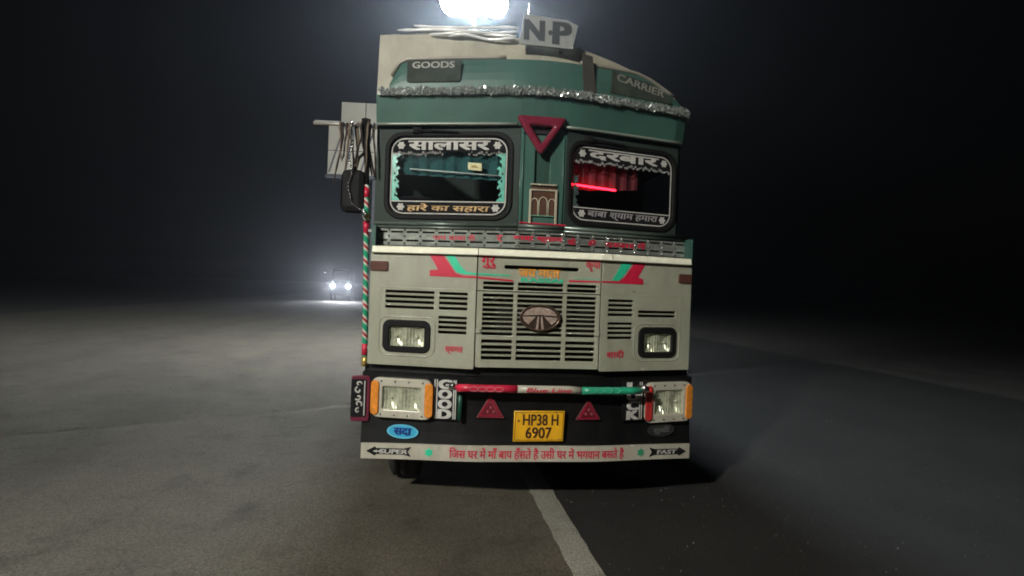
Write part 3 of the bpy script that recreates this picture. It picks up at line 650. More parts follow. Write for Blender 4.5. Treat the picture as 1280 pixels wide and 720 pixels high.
# --- cab shell: sides, roof, back, floor, doors, interior
for s in (-1, 1):
    X = s * EX; y0 = pupc(X) + 0.01
    V = [(X, y0 - (0.02), 1.075), (X, 1.55, 1.075), (X, 1.55, 3.0), (X, y0 - 0.02, 3.0)]
    lo, hi = sorted((X, X - s * 0.03))
    sd = empty('x') if False else None
    mb = MB(); mb.box(lo, hi, plow(EX), 1.55, 1.075, 2.10); mb.box(lo, hi, y0, 0.56, 2.10, 3.04); mb.box(lo, hi, 1.30, 1.55, 2.10, 3.04); mb.box(lo, hi, 0.56, 1.30, 2.75, 3.04)
    sdo = mb.build('cab_side', GREEN, TR)
    dr = box('door', CREAM, TR, min(X, X + s * .012), max(X, X + s * .012), 0.30, 1.34, 1.15, 2.08, 0.004)
    box('handle', CHROME, dr, min(X + s * .012, X + s * .035), max(X + s * .012, X + s * .035), 1.18, 1.30, 1.85, 1.88, 0.005)
    box('door_window', GLASS, TR, min(X - s * .02, X - s * .015), max(X - s * .02, X - s * .015), 0.56, 1.30, 2.10, 2.75)
    # rounded corner post between front and side
    MB().tube([(X - s * 0.012, plow(EX) + 0.012, 1.08), (X - s * 0.012, plow(EX) + 0.012, 1.95)], 0.014, 8).build('corner_post', CREAM, TR, True)
MB().tube([(-EX + 0.016, pup(EX) + 0.02, 1.95), (-EX + 0.016, pup(EX) + 0.02, 3.04)], 0.018, 8).build('corner_post', SURR, TR, True)
def roofz(x): return topz(x) - 0.012
V = []; F = []
for x in NX: V += [(x, pvis(x) + 0.09, roofz(x)), (x, 1.58, roofz(x))]
F = [[2 * i, 2 * i + 2, 2 * i + 3, 2 * i + 1] for i in range(28)]
mk('cab_roof', V, F, BOARD, TR, True)
sheet('cab_back', SURR, TR, NX, K(1.08), lambda x: topz(x) - 0.014, pflat, 1.55, 0.03)
box('cab_floor', DARK, TR, -1.2, 1.2, 0.30, 1.55, 1.08, 1.14)
box('dashboard', DARK, TR, -1.2, 1.2, 0.34, 0.62, 1.85, 2.14, 0.03)
MB().lathe([(0.22 + 0.014 * math.cos(R(a)), 0.014 * math.sin(R(a))) for a in range(0, 361, 45)], 28, Matrix.Translation((0.62, 0.72, 2.15)) @ Matrix.Rotation(R(-50), 4, 'X')).build('steering_wheel', RUBBER, TR, True)
for x in (-0.6, 0.62):
    se = MB().box(x - .28, x + .28, 0.85, 1.35, 1.5, 1.68, 0.04).build('seat', CLOTH, TR); MB().box(x - .27, x + .27, 1.30, 1.45, 1.66, 2.35, 0.04).build('seat_back', CLOTH, se)
MB().box(-1.15, -0.25, 1.20, 1.50, 2.42, 2.50, 0.02).build('bunk', CLOTH, TR)
cr = MB().tube([(-0.98, 0.262, 2.545), (-0.30, 0.105, 2.495)], 0.006, 8).build('curtain_rail', mat('pale_rod', (0.75, 0.80, 0.77), 0.3), TR, True)
sheet('curtain', mat('teal_curtain', (0.022, 0.11, 0.115), 0.8, vary=0.3, scale=15), TR, lin(-1.15, -0.3, 30), lambda x: 2.49 - 0.06 * (x + 0.7), K(2.78), lambda x: pup(x) + 0.075 + 0.012 * math.sin(x * 60), 0, 0.004)
# red light strip inside the right windscreen
MB().tube([(0.235, 0.115, 2.468), (0.60, 0.195, 2.455)], 0.007, 8).build('red_light_strip', LED, TR)
sheet('red_glow_sheet', mat('red_glow_cloth', (0.16, 0.02, 0.03), 0.8, vary=0.4, scale=10), TR, lin(0.24, 0.80, 24), lambda x: 2.44 + 0.1 * max(0, x - 0.4), K(2.72), lambda x: pup(x) + 0.10 + 0.01 * math.sin(x * 70), 0, 0.004)  # added red sheet that spreads the strip's glow behind the glass

# --- bumper: black beam, headlamps, plate, tube bar, strip
BX = lin(-1.262, 1.262, 41)
bm_ = sheet('bumper', BLACK, TR, BX, K(0.50), K(1.02), pbump, 0.03, 0.10, 5, lambda t: 0.02 * math.sin(t * 3.14) - 0.015)
sheet('valance', BLACK, TR, BX, K(1.015), K(1.08), pbump, 0.10, 0.05)
bow = lambda x: 0.035 * (1 - (x / 1.24) ** 2)
bs = sheet('bumper_strip', WHITE, TR, lin(-1.255, 1.255, 41), lambda x: 0.388 + bow(x), lambda x: 0.500 + bow(x), pbump, 0.0, 0.05, 3)
pstrip = lambda x: pbump(x) - 0.0015
def btext(body, x0, x1, h, m, shear=0, bold=0.02, dz=0.0):
    o = text('lettering', body, (x0 + x1) / 2, 0.0, x1 - x0, h, m, bs, lambda x: pbump(x) - 0.003, 0.0, bold, shear)
    for v in o.data.vertices: v.co.z += 0.444 + dz + bow(v.co.x)
    return o
btext('िजस घर में माँ बाप हँसते है उसी घर में भगवान बसते है', -0.610, 0.682, 0.088, RED)
def on_strip(name, pts, m, y=-0.003):
    o = plate(name, [pts], m, bs, lambda x: pbump(x), y, 0.002)
    for v in o.data.vertices: v.co.z += bow(v.co.x)
    return o
for s in (-1, 1):
    cx = -1.05 if s < 0 else 1.06
    o = [(-0.165, 0), (-0.10, .034), (-0.09, .022), (0.11, .022), (0.165, .036), (0.14, 0), (0.165, -.036), (0.11, -.022), (-0.09, -.022), (-0.10, -.034)]
    o = [(cx + (x if s < 0 else -x), 0.444 + z) for x, z in o]
    on_strip('arrow', o if s < 0 else o[::-1], VBLACK)
    t = text('lettering', 'SUPER' if s < 0 else 'FAST', cx + (0.035 if s < 0 else -0.01), 0.444, 0.20 if s < 0 else 0.17, 0.030, LETTER, bs, pbump, -0.005, 0.03, 0.1)
    for v in t.data.vertices: v.co.z += bow(v.co.x)
    if s < 0:
        on_strip('arrow_tip', [(-1.165, 0.444), (-1.135, 0.454), (-1.135, 0.448), (-1.10, 0.448), (-1.10, 0.440), (-1.135, 0.440), (-1.135, 0.434)][::-1], LETTER, -0.005)
    gx = -0.757 if s < 0 else 0.824
    on_strip('green_star', [(gx + (0.034 if i % 2 else 0.022) * math.cos(i * math.pi / 6), 0.444 + (0.034 if i % 2 else 0.022) * math.sin(i * math.pi / 6)) for i in range(12)], MINT if s < 0 else mat('shaded_green', (0.04, 0.28, 0.15), 0.4))  # right star: same green with the shade painted in

def headlamp(x0, x1, z0, z1, lcol, rcol):
    y = -0.022
    a, b, c, d = x0 + 0.083, x1 - 0.083, z0 + 0.062, z1 - 0.062
    hz = plate('headlamp', [rrect(x0, x1, z0, z1, 0.055), rrect(a, b, c, d, 0.012)], WHITE, TR, pbump, y, 0.05, 0.007)
    for sx, m in ((-1, lcol), (1, rcol)):
        p = rrect(x0 - .003, a - 0.026, z0 + 0.02, z1 - 0.02, 0.027) if sx < 0 else rrect(b + 0.026, x1 + .003, z0 + 0.02, z1 - 0.02, 0.027)
        xm = (x0 + x1) / 2
        plate('side_reflector', [p], m, hz, pbump, y - 0.012, 0.02, 0.006)
    for i in range(4):
        for z in (z0 + 0.024, z1 - 0.024):
            x = a - 0.01 + (b - a + 0.02) * i / 3
            M = Matrix.Translation((x, pbump(x) + y, z)) @ Matrix.Rotation(R(90), 4, 'X')
            MB().lathe([(0.007, 0), (0.006, 0.003), (0.001, 0.004)], 8, M).build('screw', DARK, hz, True)
    plate('lamp_housing', [rrect(a - .01, b + .01, c - .01, d + .01, 0.01)], DARK, hz, pbump, 0.045, 0.01)
    dish(a - .004, b + .004, c - .004, d + .004, pbump, -0.012, 0.036, hz)
    plate('lens', [rrect(a - .004, b + .004, c - .004, d + .004, 0.012)], LENS, hz, pbump, -0.018, 0.004)
headlamp(-1.189, -0.743, 0.700, 0.988, AMBER, AMBER); headlamp(0.845, 1.250, 0.684, 0.990, REDLENS, AMBER)

# stacked words GOOD and LUCK with thin side lines
for s, wd in ((-1, 'GOOD'), (1, 'LUCK')):
    xc = -0.655 if s < 0 else 0.745
    pl = plate('word_panel', [(xc - 0.088, 0.705), (xc + 0.088, 0.705), (xc + 0.088, 1.005), (xc - 0.088, 1.005)], VBLACK, TR, pbump, 0.004, 0.02)
    for dx in (-0.074, -0.058, 0.062, 0.076) if s < 0 else (0.058, 0.074): plate('thin_line', [(xc + dx - .004, 0.715), (xc + dx + .004, 0.715), (xc + dx + .004, 0.995), (xc + dx - .004, 0.995)], LETTER, pl, pbump, 0.001, 0.003)
    for i, ch in enumerate(wd): text('lettering', ch, xc, 0.962 - i * 0.071, 0.085, 0.062, LETTER, pl, pbump, 0.001, 0.05)
# tube bar in three colours
yb_ = -0.11
pb = lambda x: pbump(x) * 0.55 + yb_ + 0.01
def seg(x0, x1, m, name='bar_section'):
    return MB().tube([(x, pb(x), 0.963 - 0.006 * (x > 0.3)) for x in lin(x0, x1, 6)], 0.027, 16).build(name, m, TR, True)
b1 = seg(-0.570, -0.150, RED); b2 = seg(-0.150, 0.308, WHITE); b3 = seg(0.308, 0.757, mat('bar_green', (0.02, 0.34, 0.19), 0.3, coat=0.4))
for b, x0, m in ((b1, -0.455, mat('pink_print', (0.62, 0.22, 0.25), 0.4)), (b3, 0.385, mat('pale_green_print', (0.15, 0.45, 0.32), 0.4))):
    for i in range(4):
        cx = x0 + i * 0.058
        pts = [(cx + 0.030 * math.cos(t), pb(cx) - math.sqrt(max(0, 0.0282 ** 2 - (0.016 * math.sin(t)) ** 2)), 0.963 + 0.016 * math.sin(t)) for t in [2 * math.pi * k / 20 for k in range(21)]]
        MB().tube(pts, 0.0025, 5, False).build('printed_ring', m, b)
o = text('lettering', 'Blue Line', 0.07, 0.963, 0.32, 0.031, RED, b2, pb, -0.0, 0.012, 0.25)
for v in o.data.vertices: v.co.y -= 0.0300 - 4.0 * (v.co.z - 0.963) ** 2
for x in (-0.60, 0.785):
    MB().tube([(x - 0.03, pb(x) + 0.0, 0.966), (x + 0.03, pb(x), 0.966)], [0.018, 0.022], 12).build('bar_clamp', CHROME, TR, True)
    MB().tube([(x, pb(x), 0.966), (x, pbump(x) + 0.06, 0.966)], 0.015, 10).build('bar_bracket', STEEL, TR, True)
    MB().lathe([(0.001, 0.026), (0.016, 0.02), (0.022, 0), (0.016, -0.02), (0.001, -0.026)], 12, Matrix.Translation((x, pb(x) - 0.01, 0.975))).build('bolt_head', CHROME, TR, True)
MB().tube([(-0.545, pbump(-.545) - 0.015, 0.93), (-0.545, pbump(-.545) - 0.015, 0.715)], 0.018, 10).build('green_upright', mat('deep_green_tube', (0.012, 0.07, 0.045), 0.35), TR, True)
# warning triangles
for s in (-1, 1):
    cx, zb, wd, ht = (-0.327, 0.735, 0.196, 0.168) if s < 0 else (0.392, 0.724, 0.190, 0.152)
    T = lambda k, dz=0: [(cx - wd / 2 * k, zb + ht * (0.34 - 0.34 * k)), (cx + wd / 2 * k, zb + ht * (0.34 - 0.34 * k)), (cx, zb + ht * (0.34 + 0.66 * k))]
    p = plate('warning_triangle', [T(1)], mat('sticker_pink', (0.34, 0.09, 0.10), 0.4) if s < 0 else mat('sticker_shaded', (0.22, 0.07, 0.08), 0.4), TR, pbump, 0.006, 0.012)  # right sticker is a shaded copy of the left one's pink
    DRK = mat('dark_maroon_print', (0.13, 0.008, 0.02), 0.4)
    plate('triangle_band', [T(0.92), T(0.60)], DRK, p, pbump, 0.003, 0.006)
    plate('triangle_centre', [T(0.52)], DRK, p, pbump, 0.002, 0.004)
    plate('triangle_hatch', [T(0.78), T(0.72)], RED, p, pbump, 0.001, 0.003)
    for q in range(3): plate('triangle_mark', [ellipse(cx + (q - 1) * 0.022, zb + 0.045 + (0.03 if q == 1 else 0), 0.009, 0.011, 10)], MATS['sticker_pink'], p, pbump, 0.0, 0.002)
# number plate
npl = plate('number_plate', [[(-0.161, 0.572), (0.204, 0.576), (0.209, 0.795), (-0.157, 0.791)]], YELLOW, TR, pbump, -0.016, 0.012, 0.003)
plate('plate_border', [[(-0.153, 0.580), (0.198, 0.583), (0.202, 0.788), (-0.150, 0.784)], [(-0.148, 0.585), (0.193, 0.588), (0.197, 0.783), (-0.145, 0.779)]], mat('plate_edge', (0.35, 0.17, 0.01), 0.4), npl, pbump, -0.018, 0.002)
text('lettering', 'HP38 H', 0.035, 0.730, 0.255, 0.078, INK, npl, pbump, -0.0185, 0.018)
text('lettering', '6907', 0.022, 0.637, 0.185, 0.078, INK, npl, pbump, -0.0185, 0.018)
plate('plate_hologram', [ellipse(-0.125, 0.722, 0.009, 0.010, 14)], mat('holo_brown', (0.25, 0.12, 0.02), 0.3), npl, pbump, -0.0185, 0.002)
for x, z in ((-0.10, 0.776), (0.15, 0.778), (0.18, 0.592), (-0.13, 0.590)):
    MB().lathe([(0.005, 0), (0.004, 0.003), (0.001, 0.004)], 8, Matrix.Translation((x, pbump(x) - 0.016, z)) @ Matrix.Rotation(R(90), 4, 'X')).build('plate_screw', STEEL, npl)
# oval stickers
ov = plate('oval_sticker', [ellipse(-0.953, 0.600, 0.116, 0.051)], BLUE, TR, pbump, 0.008, 0.012)
text('lettering', 'सदा', -0.953, 0.600, 0.125, 0.052, NAVY, ov, pbump, 0.005, 0.04)
plate('oval_rim', [ellipse(-0.953, 0.600, 0.112, 0.048), ellipse(-0.953, 0.600, 0.104, 0.043)], mat('pale_blue_ink', (0.2, 0.6, 0.75), 0.4), ov, pbump, 0.006, 0.002)
ov = plate('oval_sticker', [ellipse(1.0, 0.620, 0.118, 0.052)], mat('dim_black_sticker', (0.03, 0.03, 0.03), 0.35), TR, pbump, 0.008, 0.012)
text('lettering', 'सुखी', 1.0, 0.620, 0.14, 0.06, mat('dim_grey_ink', (0.11, 0.11, 0.11), 0.4), ov, pbump, 0.005, 0.03)
# red wrapped board at the bumper's left end with white scrollwork, and its twin
for s in (-1,):
    xa, xb = (-1.340, -1.205)
    f = lambda x: 0.17
    e = plate('bumper_end_board', [rrect(xa, xb, 0.655, 0.990, 0.02)], MAROON, TR, f, -0.01, 0.05, 0.006)
    plate('end_board_face', [rrect(xa + 0.002, xb - 0.022, 0.69, 0.965, 0.012)], VBLACK, e, f, -0.014, 0.01)
    for j, (cz, rr) in enumerate(((0.93, 0.022), (0.885, 0.026), (0.835, 0.024), (0.785, 0.026), (0.735, 0.022))):
        pts = [((xa + xb) / 2 - 0.012 + (rr * 1.1 - 0.0025 * k) * math.cos(k * 0.5 + j * 1.9), f(0) - 0.016, cz + (rr - 0.002 * k) * math.sin(k * 0.5 + j * 1.9)) for k in range(11)]
        MB().tube(pts, 0.007, 5).build('white_scroll', LETTER, e, True)
    MB().tube([(xb - 0.036, f(0) - 0.016, 0.70), (xb - 0.036, f(0) - 0.016, 0.955)], 0.005, 5).build('white_scroll', LETTER, e)

# --- striped pole, rod, mirror, tassels and chain on the left
def striped(x0, x1, z0, z1, y):
    L = math.hypot(x1 - x0, z1 - z0)
    o = MB().tube([(0, 0, -L / 2 + L * i / 24) for i in range(25)], 0.021, 14).build('striped_pole', STRIPE, TR, True)
    o.location = ((x0 + x1) / 2, y, (z0 + z1) / 2); o.rotation_euler = (0, math.atan2(x1 - x0, z1 - z0), 0)
    for t, m, h in ((0.0, mat('gold_foil', (0.6, 0.42, 0.12), 0.3, 0.6), 0.07), (0.06, RED, 0.085), (0.80, mat('gold_foil', (0.6, 0.42, 0.12), 0.3, 0.6), 0.06), (0.735, RED, 0.09), (0.93, RED, 0.07)):
        MB().tube([(0, 0, -L / 2 + L * t), (0, 0, -L / 2 + L * t + h)], 0.0225, 14).build('foil_sleeve', m, o, True)
striped(-1.262, -1.292, 1.05, 2.40, 0.24)
for z in (1.18, 2.05): box('pole_bracket', STEEL, TR, -1.275, -1.225, 0.225, 0.245, z, z + 0.02)
MB().tube([(-1.215, 0.32, 2.853), (-1.26, 0.30, 2.853), (-1.45, 0.28, 2.852), (-1.70, 0.27, 2.846)], 0.012, 8).build('tassel_rod', mat('pale_rod2', (0.32, 0.30, 0.26), 0.4, 0.3), TR, True)
MB().tube([(-1.292, 0.24, 2.39), (-1.30, 0.25, 2.62), (-1.325, 0.275, 2.90)], [0.016, 0.02, 0.03], 10).build('mirror_post', RUBBER, TR, True)
mi = MB(); mi.box(-1.475, -1.298, 0.20, 0.27, 2.185, 2.505, 0.045); mir = mi.build('mirror', RUBBER, TR, True)
for p in mir.data.polygons: p.use_smooth = False
box('mirror_glass', CHROME, mir, -1.455, -1.318, 0.271, 0.273, 2.21, 2.48)
MB().tube([(-1.38, 0.24, 2.50), (-1.36, 0.25, 2.60), (-1.30, 0.25, 2.66)], 0.012, 8).build('mirror_arm', RUBBER, TR, True)
rnd = random.Random(9)
for i in range(12):
    x = -1.50 + i * 0.0225 + rnd.uniform(-.006, .006); y = 0.262 + rnd.uniform(-0.03, 0.03); ln = rnd.uniform(0.22, 0.46)
    dx = rnd.uniform(-0.07, 0.04)
    pts = [(x, y, 2.862), (x - 0.004, y - 0.012, 2.82)] + [(x + dx * t * t + 0.006 * math.sin(6 * t + i), y - 0.012, 2.82 - ln * t) for t in lin(0.15, 1, 9)]
    MB().tube(pts, [0.010] * 3 + [0.007 + 0.002 * math.sin(2.2 * k) for k in range(7)] + [0.003], 6).build('tassel', STRAND if i % 3 else mat('tan_strand', (0.14, 0.10, 0.07), 0.8), TR, True)
for i in range(4):
    x = -1.335 + i * 0.012; pts = [(x, 0.265, 2.90), (x - 0.01, 0.262, 2.80), (x + 0.012, 0.262, 2.66), (x + 0.03 + 0.01 * i, 0.262, 2.52 - 0.02 * i)]
    MB().tube(pts, [0.016, 0.014, 0.012, 0.006], 6).build('tassel', STRAND, TR, True)
# silver bead chain hanging in front of the mirror, looping to the pole
cpts = [(-1.405, 0.185, 2.845 - 0.055 * 0)] + [(-1.405 - 0.010 * math.sin(k * 0.8), 0.185, 2.84 - 0.026 * k) for k in range(22)] + [(-1.40 + 0.017 * k, 0.187 + 0.005 * k, 2.262 - 0.012 * k) for k in range(1, 6)]
mb = MB()
for p in cpts: mb.lathe([(0.0005, 0.009), (0.006, 0.006), (0.0085, 0), (0.006, -0.006), (0.0005, -0.009)], 8, Matrix.Translation(p))
mb.tube(cpts, 0.002, 5); mb.build('bead_chain', CHROME, TR, True)
MB().tube([(-1.405, 0.185, 2.845), (-1.405, 0.28, 2.852)], 0.004, 6).build('chain_hook', STEEL, TR)
for k in range(6):
    MB().lathe([(0.001, 0.014), (0.012, 0.008), (0.016, 0), (0.010, -0.008), (0.001, -0.012)], 8, Matrix.Translation((-1.305 + 0.008 * (k % 3), 0.205, 2.205 - 0.014 * k))).build('silver_bead', CHROME, TR, True)

# --- chassis, wheels and cargo body behind the cab
for x in (-0.42, 0.42): box('chassis_rail', BLACK, TR, x - 0.04, x + 0.04, 0.15, 8.6, 0.62, 0.86)
box('front_axle', BLACK, TR, -0.85, 0.85, 0.88, 1.02, 0.42, 0.54, 0.02); box('rear_axle', BLACK, TR, -0.85, 0.85, 6.1, 6.3, 0.42, 0.60, 0.02)
box('engine_sump', BLACK, TR, -0.3, 0.3, 0.5, 1.8, 0.52, 1.0, 0.04)
TYRE = mat('tyre_rubber', (0.02, 0.019, 0.018), 0.85, vary=0.3, scale=10, dirt=0.4, dirtcol=(0.05, 0.045, 0.035))
def wheel(x, y):
    M = Matrix.Translation((x, y, 0.49)) @ Matrix.Rotation(R(90), 4, 'Y')
    wl = MB().lathe([(0.28, -0.11), (0.36, -0.13), (0.45, -0.125), (0.485, -0.10), (0.49, -0.05), (0.478, -0.045), (0.478, -0.03), (0.49, -0.025), (0.49, 0.025), (0.478, 0.03), (0.478, 0.045), (0.49, 0.05), (0.485, 0.10), (0.45, 0.125), (0.36, 0.13), (0.28, 0.11)], 40, M).build('wheel', TYRE, TR, True)
    MB().lathe([(0.28, -0.11), (0.265, -0.06), (0.12, -0.03), (0.10, -0.10), (0.001, -0.11)], 28, M).build('rim', STEEL, wl, True)
    MB().lathe([(0.28, 0.11), (0.265, 0.06), (0.12, 0.03), (0.10, 0.10), (0.001, 0.11)], 28, M).build('rim', STEEL, wl, True)
for x in (-0.98, 0.98): wheel(x, 0.95)
for x in (-1.02, -0.74, 0.74, 1.02): wheel(x, 6.2)
for x in (-0.98, 0.98):
    pts = [(0, 0.95 + 0.56 * math.cos(R(a)), 0.49 + 0.56 * math.sin(R(a))) for a in range(0, 181, 15)]
    V = [(x + s * 0.17, p[1], p[2]) for p in pts for s in (-1, 1)]
    mk('mudguard', V, [[2 * i, 2 * i + 1, 2 * i + 3, 2 * i + 2] for i in range(len(pts) - 1)], BLACK, TR)
cb = box('cargo_floor', BROWN, TR, -1.2, 1.2, 1.75, 8.6, 1.10, 1.22)
for x in (-1.19, 1.19):
    for i in range(10): box('side_plank', mat('green_plank', (0.04, 0.11, 0.085), 0.6, vary=0.3, scale=3, dirt=0.4), cb, min(x, x - 0.04 * (1 if x > 0 else -1)), max(x, x - 0.04 * (1 if x > 0 else -1)), 1.76, 8.58, 1.22 + i * 0.2, 1.41 + i * 0.2)
    for i in range(8): box('side_post', STEEL, cb, x - 0.035 if x < 0 else x - 0.005, x + 0.005 if x < 0 else x + 0.035, 1.8 + i * 0.95, 1.88 + i * 0.95, 1.12, 3.24, 0.004)
for i in range(9): box('headboard_plank', MATS['green_plank'], cb, -1.14, 1.14, 1.77, 1.81, 1.22 + i * 0.2, 1.41 + i * 0.2)

# ------------------------------------------------------------------ street lamps
LAMPGLOW = emit('lamp_diffuser', (0.82, 0.92, 1.0), 480.0)
def street_lamp(base, height, head_xy, label, make_light, tilt=0.0, heads=1):
    e = empty('street_lamp', base); bx, by, bz = base
    tag(e, label, 'street lamp', 'street lamps along the road')
    hx, hy = head_xy[0] - bx, head_xy[1] - by
    MB().lathe([(0.22, 0.0), (0.22, 0.03), (0.10, 0.035), (0.095, 0.5), (0.055, height - 0.6), (0.05, height - 0.3)], 16).build('pole', POLE, e, True)
    MB().tube([(hx * t, hy * t, height - 0.45 + 0.55 * math.sin(t * 1.5)) for t in lin(0, 0.86, 8)], 0.035, 10).build('arm', POLE, e, True)
    ang = math.atan2(hy, hx)
    for k in ((-1, 0, 1) if heads == 3 else (0,)):  # side heads added to widen the lamp's glare
        hd = MB().lathe([(0.001, 0.16), (0.10, 0.15), (0.22, 0.09), (0.30, 0.03), (0.30, 0.0), (0.001, 0.0)], 28).build('lamp_head', POLE, e, True)
        hd.location = (hx - 0.50 * k * math.sin(ang), hy + 0.50 * k * math.cos(ang), height); hd.rotation_euler = (0, -tilt, ang)
        MB().lathe([(0.001, -0.05), (0.14, -0.042), (0.25, -0.012), (0.28, 0.0)], 28).build('diffuser', LAMPGLOW, hd, True)
    if heads == 3: MB().tube([(hx - 0.8 * math.sin(ang) * k, hy + 0.8 * math.cos(ang) * k, height + 0.11) for k in (-1, 1)], 0.03, 8).build('cross_bar', POLE, e)
    lo = bpy.data.objects.new('lamp_light', make_light()); link(lo, e); lo.location = (hx, hy, height - 0.12 - (0.35 if heads == 3 else 0.0))
    return e, lo
def aim(lo, head, target): lo.rotation_euler = (Vector(target) - Vector(head)).to_track_quat('-Z', 'Y').to_euler()
def back_light():
    li = bpy.data.lights.new('lamp_light', 'AREA'); li.energy = LAMP_BACK; li.color = (0.88, 0.95, 1.0); li.shape = 'RECTANGLE'; li.size = 0.68; li.size_y = 0.32; return li
def key_light():
    li = bpy.data.lights.new('lamp_light', 'SPOT'); li.energy = LAMP_KEY; li.color = (1.0, 0.97, 0.87); li.spot_size = R(64); li.spot_blend = 1.0; li.shadow_soft_size = 0.22; return li
e, lo = street_lamp((-1.25, 14.3, 0), 8.3, (-1.12, 12.0), 'tall street lamp shining brightly above the truck roof', back_light, R(50), 3)
aim(lo, (-1.12, 12, 8.18), (-7.5, 22.0, 2.0))
e, lo = street_lamp((-7.0, -5.4, 0), 6.2, (-4.9, -4.2), 'street lamp standing out of view across the road', key_light)
aim(lo, (-4.9, -4.2, 6.08), (0.1, 3.5, 0.6))

def far_lamp(src, x, y, label):
    c = src.copy(); COL.objects.link(c); c.location = (x, y, 0); c['label'] = label
    for ch in list(src.children):
        if ch.type == 'LIGHT': continue
        d = ch.copy(); COL.objects.link(d); d.parent = c
        for g in ch.children: q = g.copy(); COL.objects.link(q); q.parent = d
far_lamp(e, -83.0, 280.0, 'far street lamp showing as a small white dot beside the striped pole')
far_lamp(e, -96.0, 255.0, 'far street lamp showing as a small white dot over the oncoming van')

# ------------------------------------------------------------------ blank cream hoarding behind, on dark steel posts
HO = empty('hoarding', (-9.6, 24.0, 0), R(3))
tag(HO, 'blank cream roadside hoarding on dark steel posts behind the truck', 'hoarding')
CRM = mat('hoarding_cream', (0.27, 0.24, 0.18), 0.6, vary=0.12, scale=0.8, dirt=0.4, dirtcol=(0.2, 0.17, 0.13))
DST = mat('dark_hoarding_steel', (0.05, 0.05, 0.05), 0.6, 0.4, vary=0.3)
px = [0.74, 1.92, 3.05, 4.2]
for i in range(3):
    for j, (z0, z1) in enumerate(((6.72, 7.82), (7.85, 9.02))): box('panel', CRM, HO, px[i] + .02, px[i + 1] - .02, -0.05 + 0.01 * ((i + j) % 2), 0.0, z0, z1, 0.006)
for x0, x1 in ((1.32, 2.42), (2.46, 4.18)): box('panel', CRM, HO, x0, x1, -0.05, 0.0, 9.22, 10.12, 0.006)
box('top_beam', mat('pale_beam', (0.3, 0.28, 0.24), 0.5, vary=0.2), HO, 0.1, 4.6, -0.10, 0.06, 9.03, 9.2, 0.01)
box('bottom_beam', DST, HO, 0.66, 4.3, -0.06, 0.08, 6.56, 6.71, 0.01)
for x in (2.95, 4.3):
    box('post', DST, HO, x - 0.12, x + 0.12, 0.08, 0.32, 0.0, 9.9, 0.01)
    MB().tube([(x, 0.2, 5.5), (x + (0.9 if x < 3 else -0.9), 0.15, 6.6)], 0.05, 6).build('brace', DST, HO)
for a, b in (((1.5, 9.0), (0.85, 6.8)), ((1.95, 9.0), (1.6, 6.8)), ((2.9, 9.0), (2.3, 6.8))): MB().tube([(a[0], -0.09, a[1]), (b[0], -0.09, b[1])], 0.035, 6).build('tie', DST, HO)

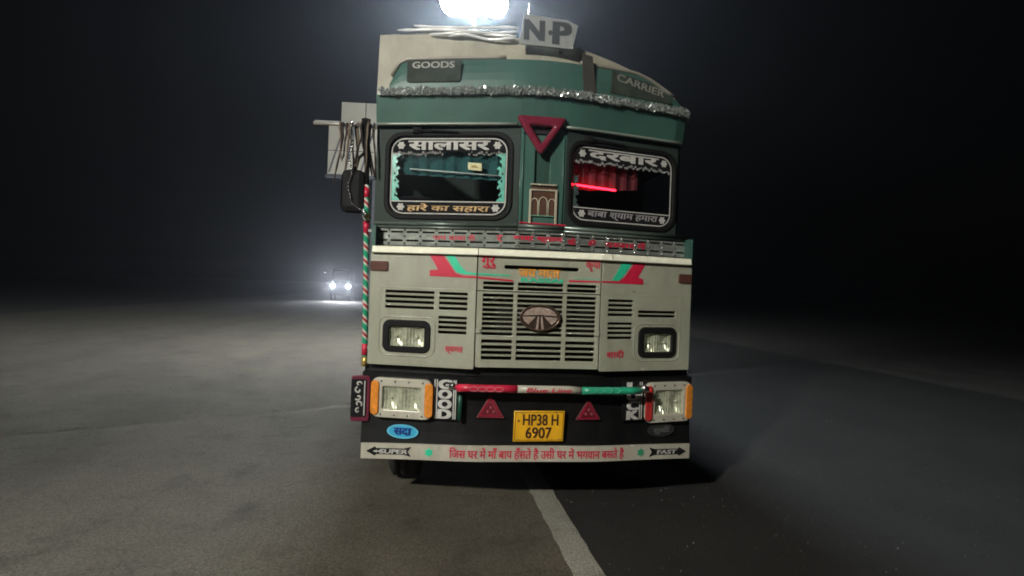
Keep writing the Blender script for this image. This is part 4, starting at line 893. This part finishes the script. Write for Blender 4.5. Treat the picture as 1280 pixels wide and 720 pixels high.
# ------------------------------------------------------------------ oncoming vehicle with its headlamps on
def oncoming(loc, rz, label):
    e = empty('van', loc, rz); tag(e, label, 'van')
    PAINTC = mat('dark_car_paint', (0.02, 0.022, 0.03), 0.3, vary=0.1, coat=0.6); GLD = mat('car_glass', (0.01, 0.012, 0.015), 0.1)
    V = []; F = []
    prof = [(0, .45), (0, 1.50), (.08, 1.60), (.20, 1.70), (.55, 2.75), (1.0, 2.9), (5.1, 2.95), (5.2, .45)]
    for x, k in ((-.88, 1.0), (-.80, 1.0), (.80, 1.0), (.88, 1.0)):
        for y, z in prof: V.append((x * (0.85 if z > 1.5 else 1.0), y, z - (0.04 if abs(x) > .85 and z > 1 else 0)))
    n = len(prof)
    for i in range(3): F += [[i * n + j, (i + 1) * n + j, (i + 1) * n + (j + 1) % n, i * n + (j + 1) % n] for j in range(n)]
    F += [list(range(n))[::-1], [3 * n + j for j in range(n)]]
    mk('body', V, F, PAINTC, e)
    mk('windscreen', [(-.70, .21, 1.80), (.70, .21, 1.80), (.60, .50, 2.65), (-.60, .50, 2.65)], [[0, 1, 2, 3]], GLD, e)
    box('grille', BLACK, e, -.45, .45, -.02, .02, .80, 1.15, .01); box('bumper', BLACK, e, -.86, .86, -.06, .03, .42, .62, .02)
    for sx in (-1, 1):
        hl = MB().lathe([(0.15, 0), (0.13, 0.02), (0.001, 0.03)], 18, Matrix.Translation((sx * .66, -.005, 1.30)) @ Matrix.Rotation(R(90), 4, 'X')).build('headlamp', emit('headlamp_glow', (0.93, 0.96, 1.0), 500.0), e, True)
        li = bpy.data.lights.new('headlamp_light', 'SPOT'); li.energy = 1300; li.spot_size = R(80); li.spot_blend = 0.7; li.shadow_soft_size = 0.08; li.color = (0.92, 0.95, 1.0)
        lo = bpy.data.objects.new('headlamp_light', li); link(lo, e); lo.location = (sx * .66, -.10, 1.30); lo.rotation_euler = (R(86), 0, R(180))
        for y in (.85, 4.0):
            M = Matrix.Translation((sx * .78, y, .34)) @ Matrix.Rotation(R(90), 4, 'Y')
            wl = MB().lathe([(.2, -.1), (.33, -.09), (.34, 0), (.33, .09), (.2, .1)], 24, M).build('wheel', TYRE, e, True)
            MB().lathe([(.2, .1), (.05, .06), (.001, .06)], 16, M).build('rim', STEEL, wl); MB().lathe([(.2, -.1), (.05, -.06), (.001, -.06)], 16, M).build('rim', STEEL, wl)
    return e
oncoming((-15.4, 46.0, 0), R(14), 'dark van coming along the road with both headlamps glaring')

# ------------------------------------------------------------------ night haze round the lamps
if HAZE > 0:
    hz = MB().box(-420, 420, -120, 420, -1.0, 14.0).build('haze', mat('unused', (0.5, 0.5, 0.5)))
    m = bpy.data.materials.new('haze_air'); m.use_nodes = True; n = m.node_tree.nodes; n.remove(n['Principled BSDF'])
    pv = n.new('ShaderNodeVolumePrincipled'); pv.inputs['Density'].default_value = HAZE; pv.inputs['Color'].default_value = (0.85, 0.90, 1.0, 1); pv.inputs['Anisotropy'].default_value = 0.82
    m.node_tree.links.new(pv.outputs[0], n['Material Output'].inputs['Volume'])
    hz.data.materials.clear(); hz.data.materials.append(m); tag(hz, 'thin night haze glowing round the lamps', 'haze', kind='stuff')
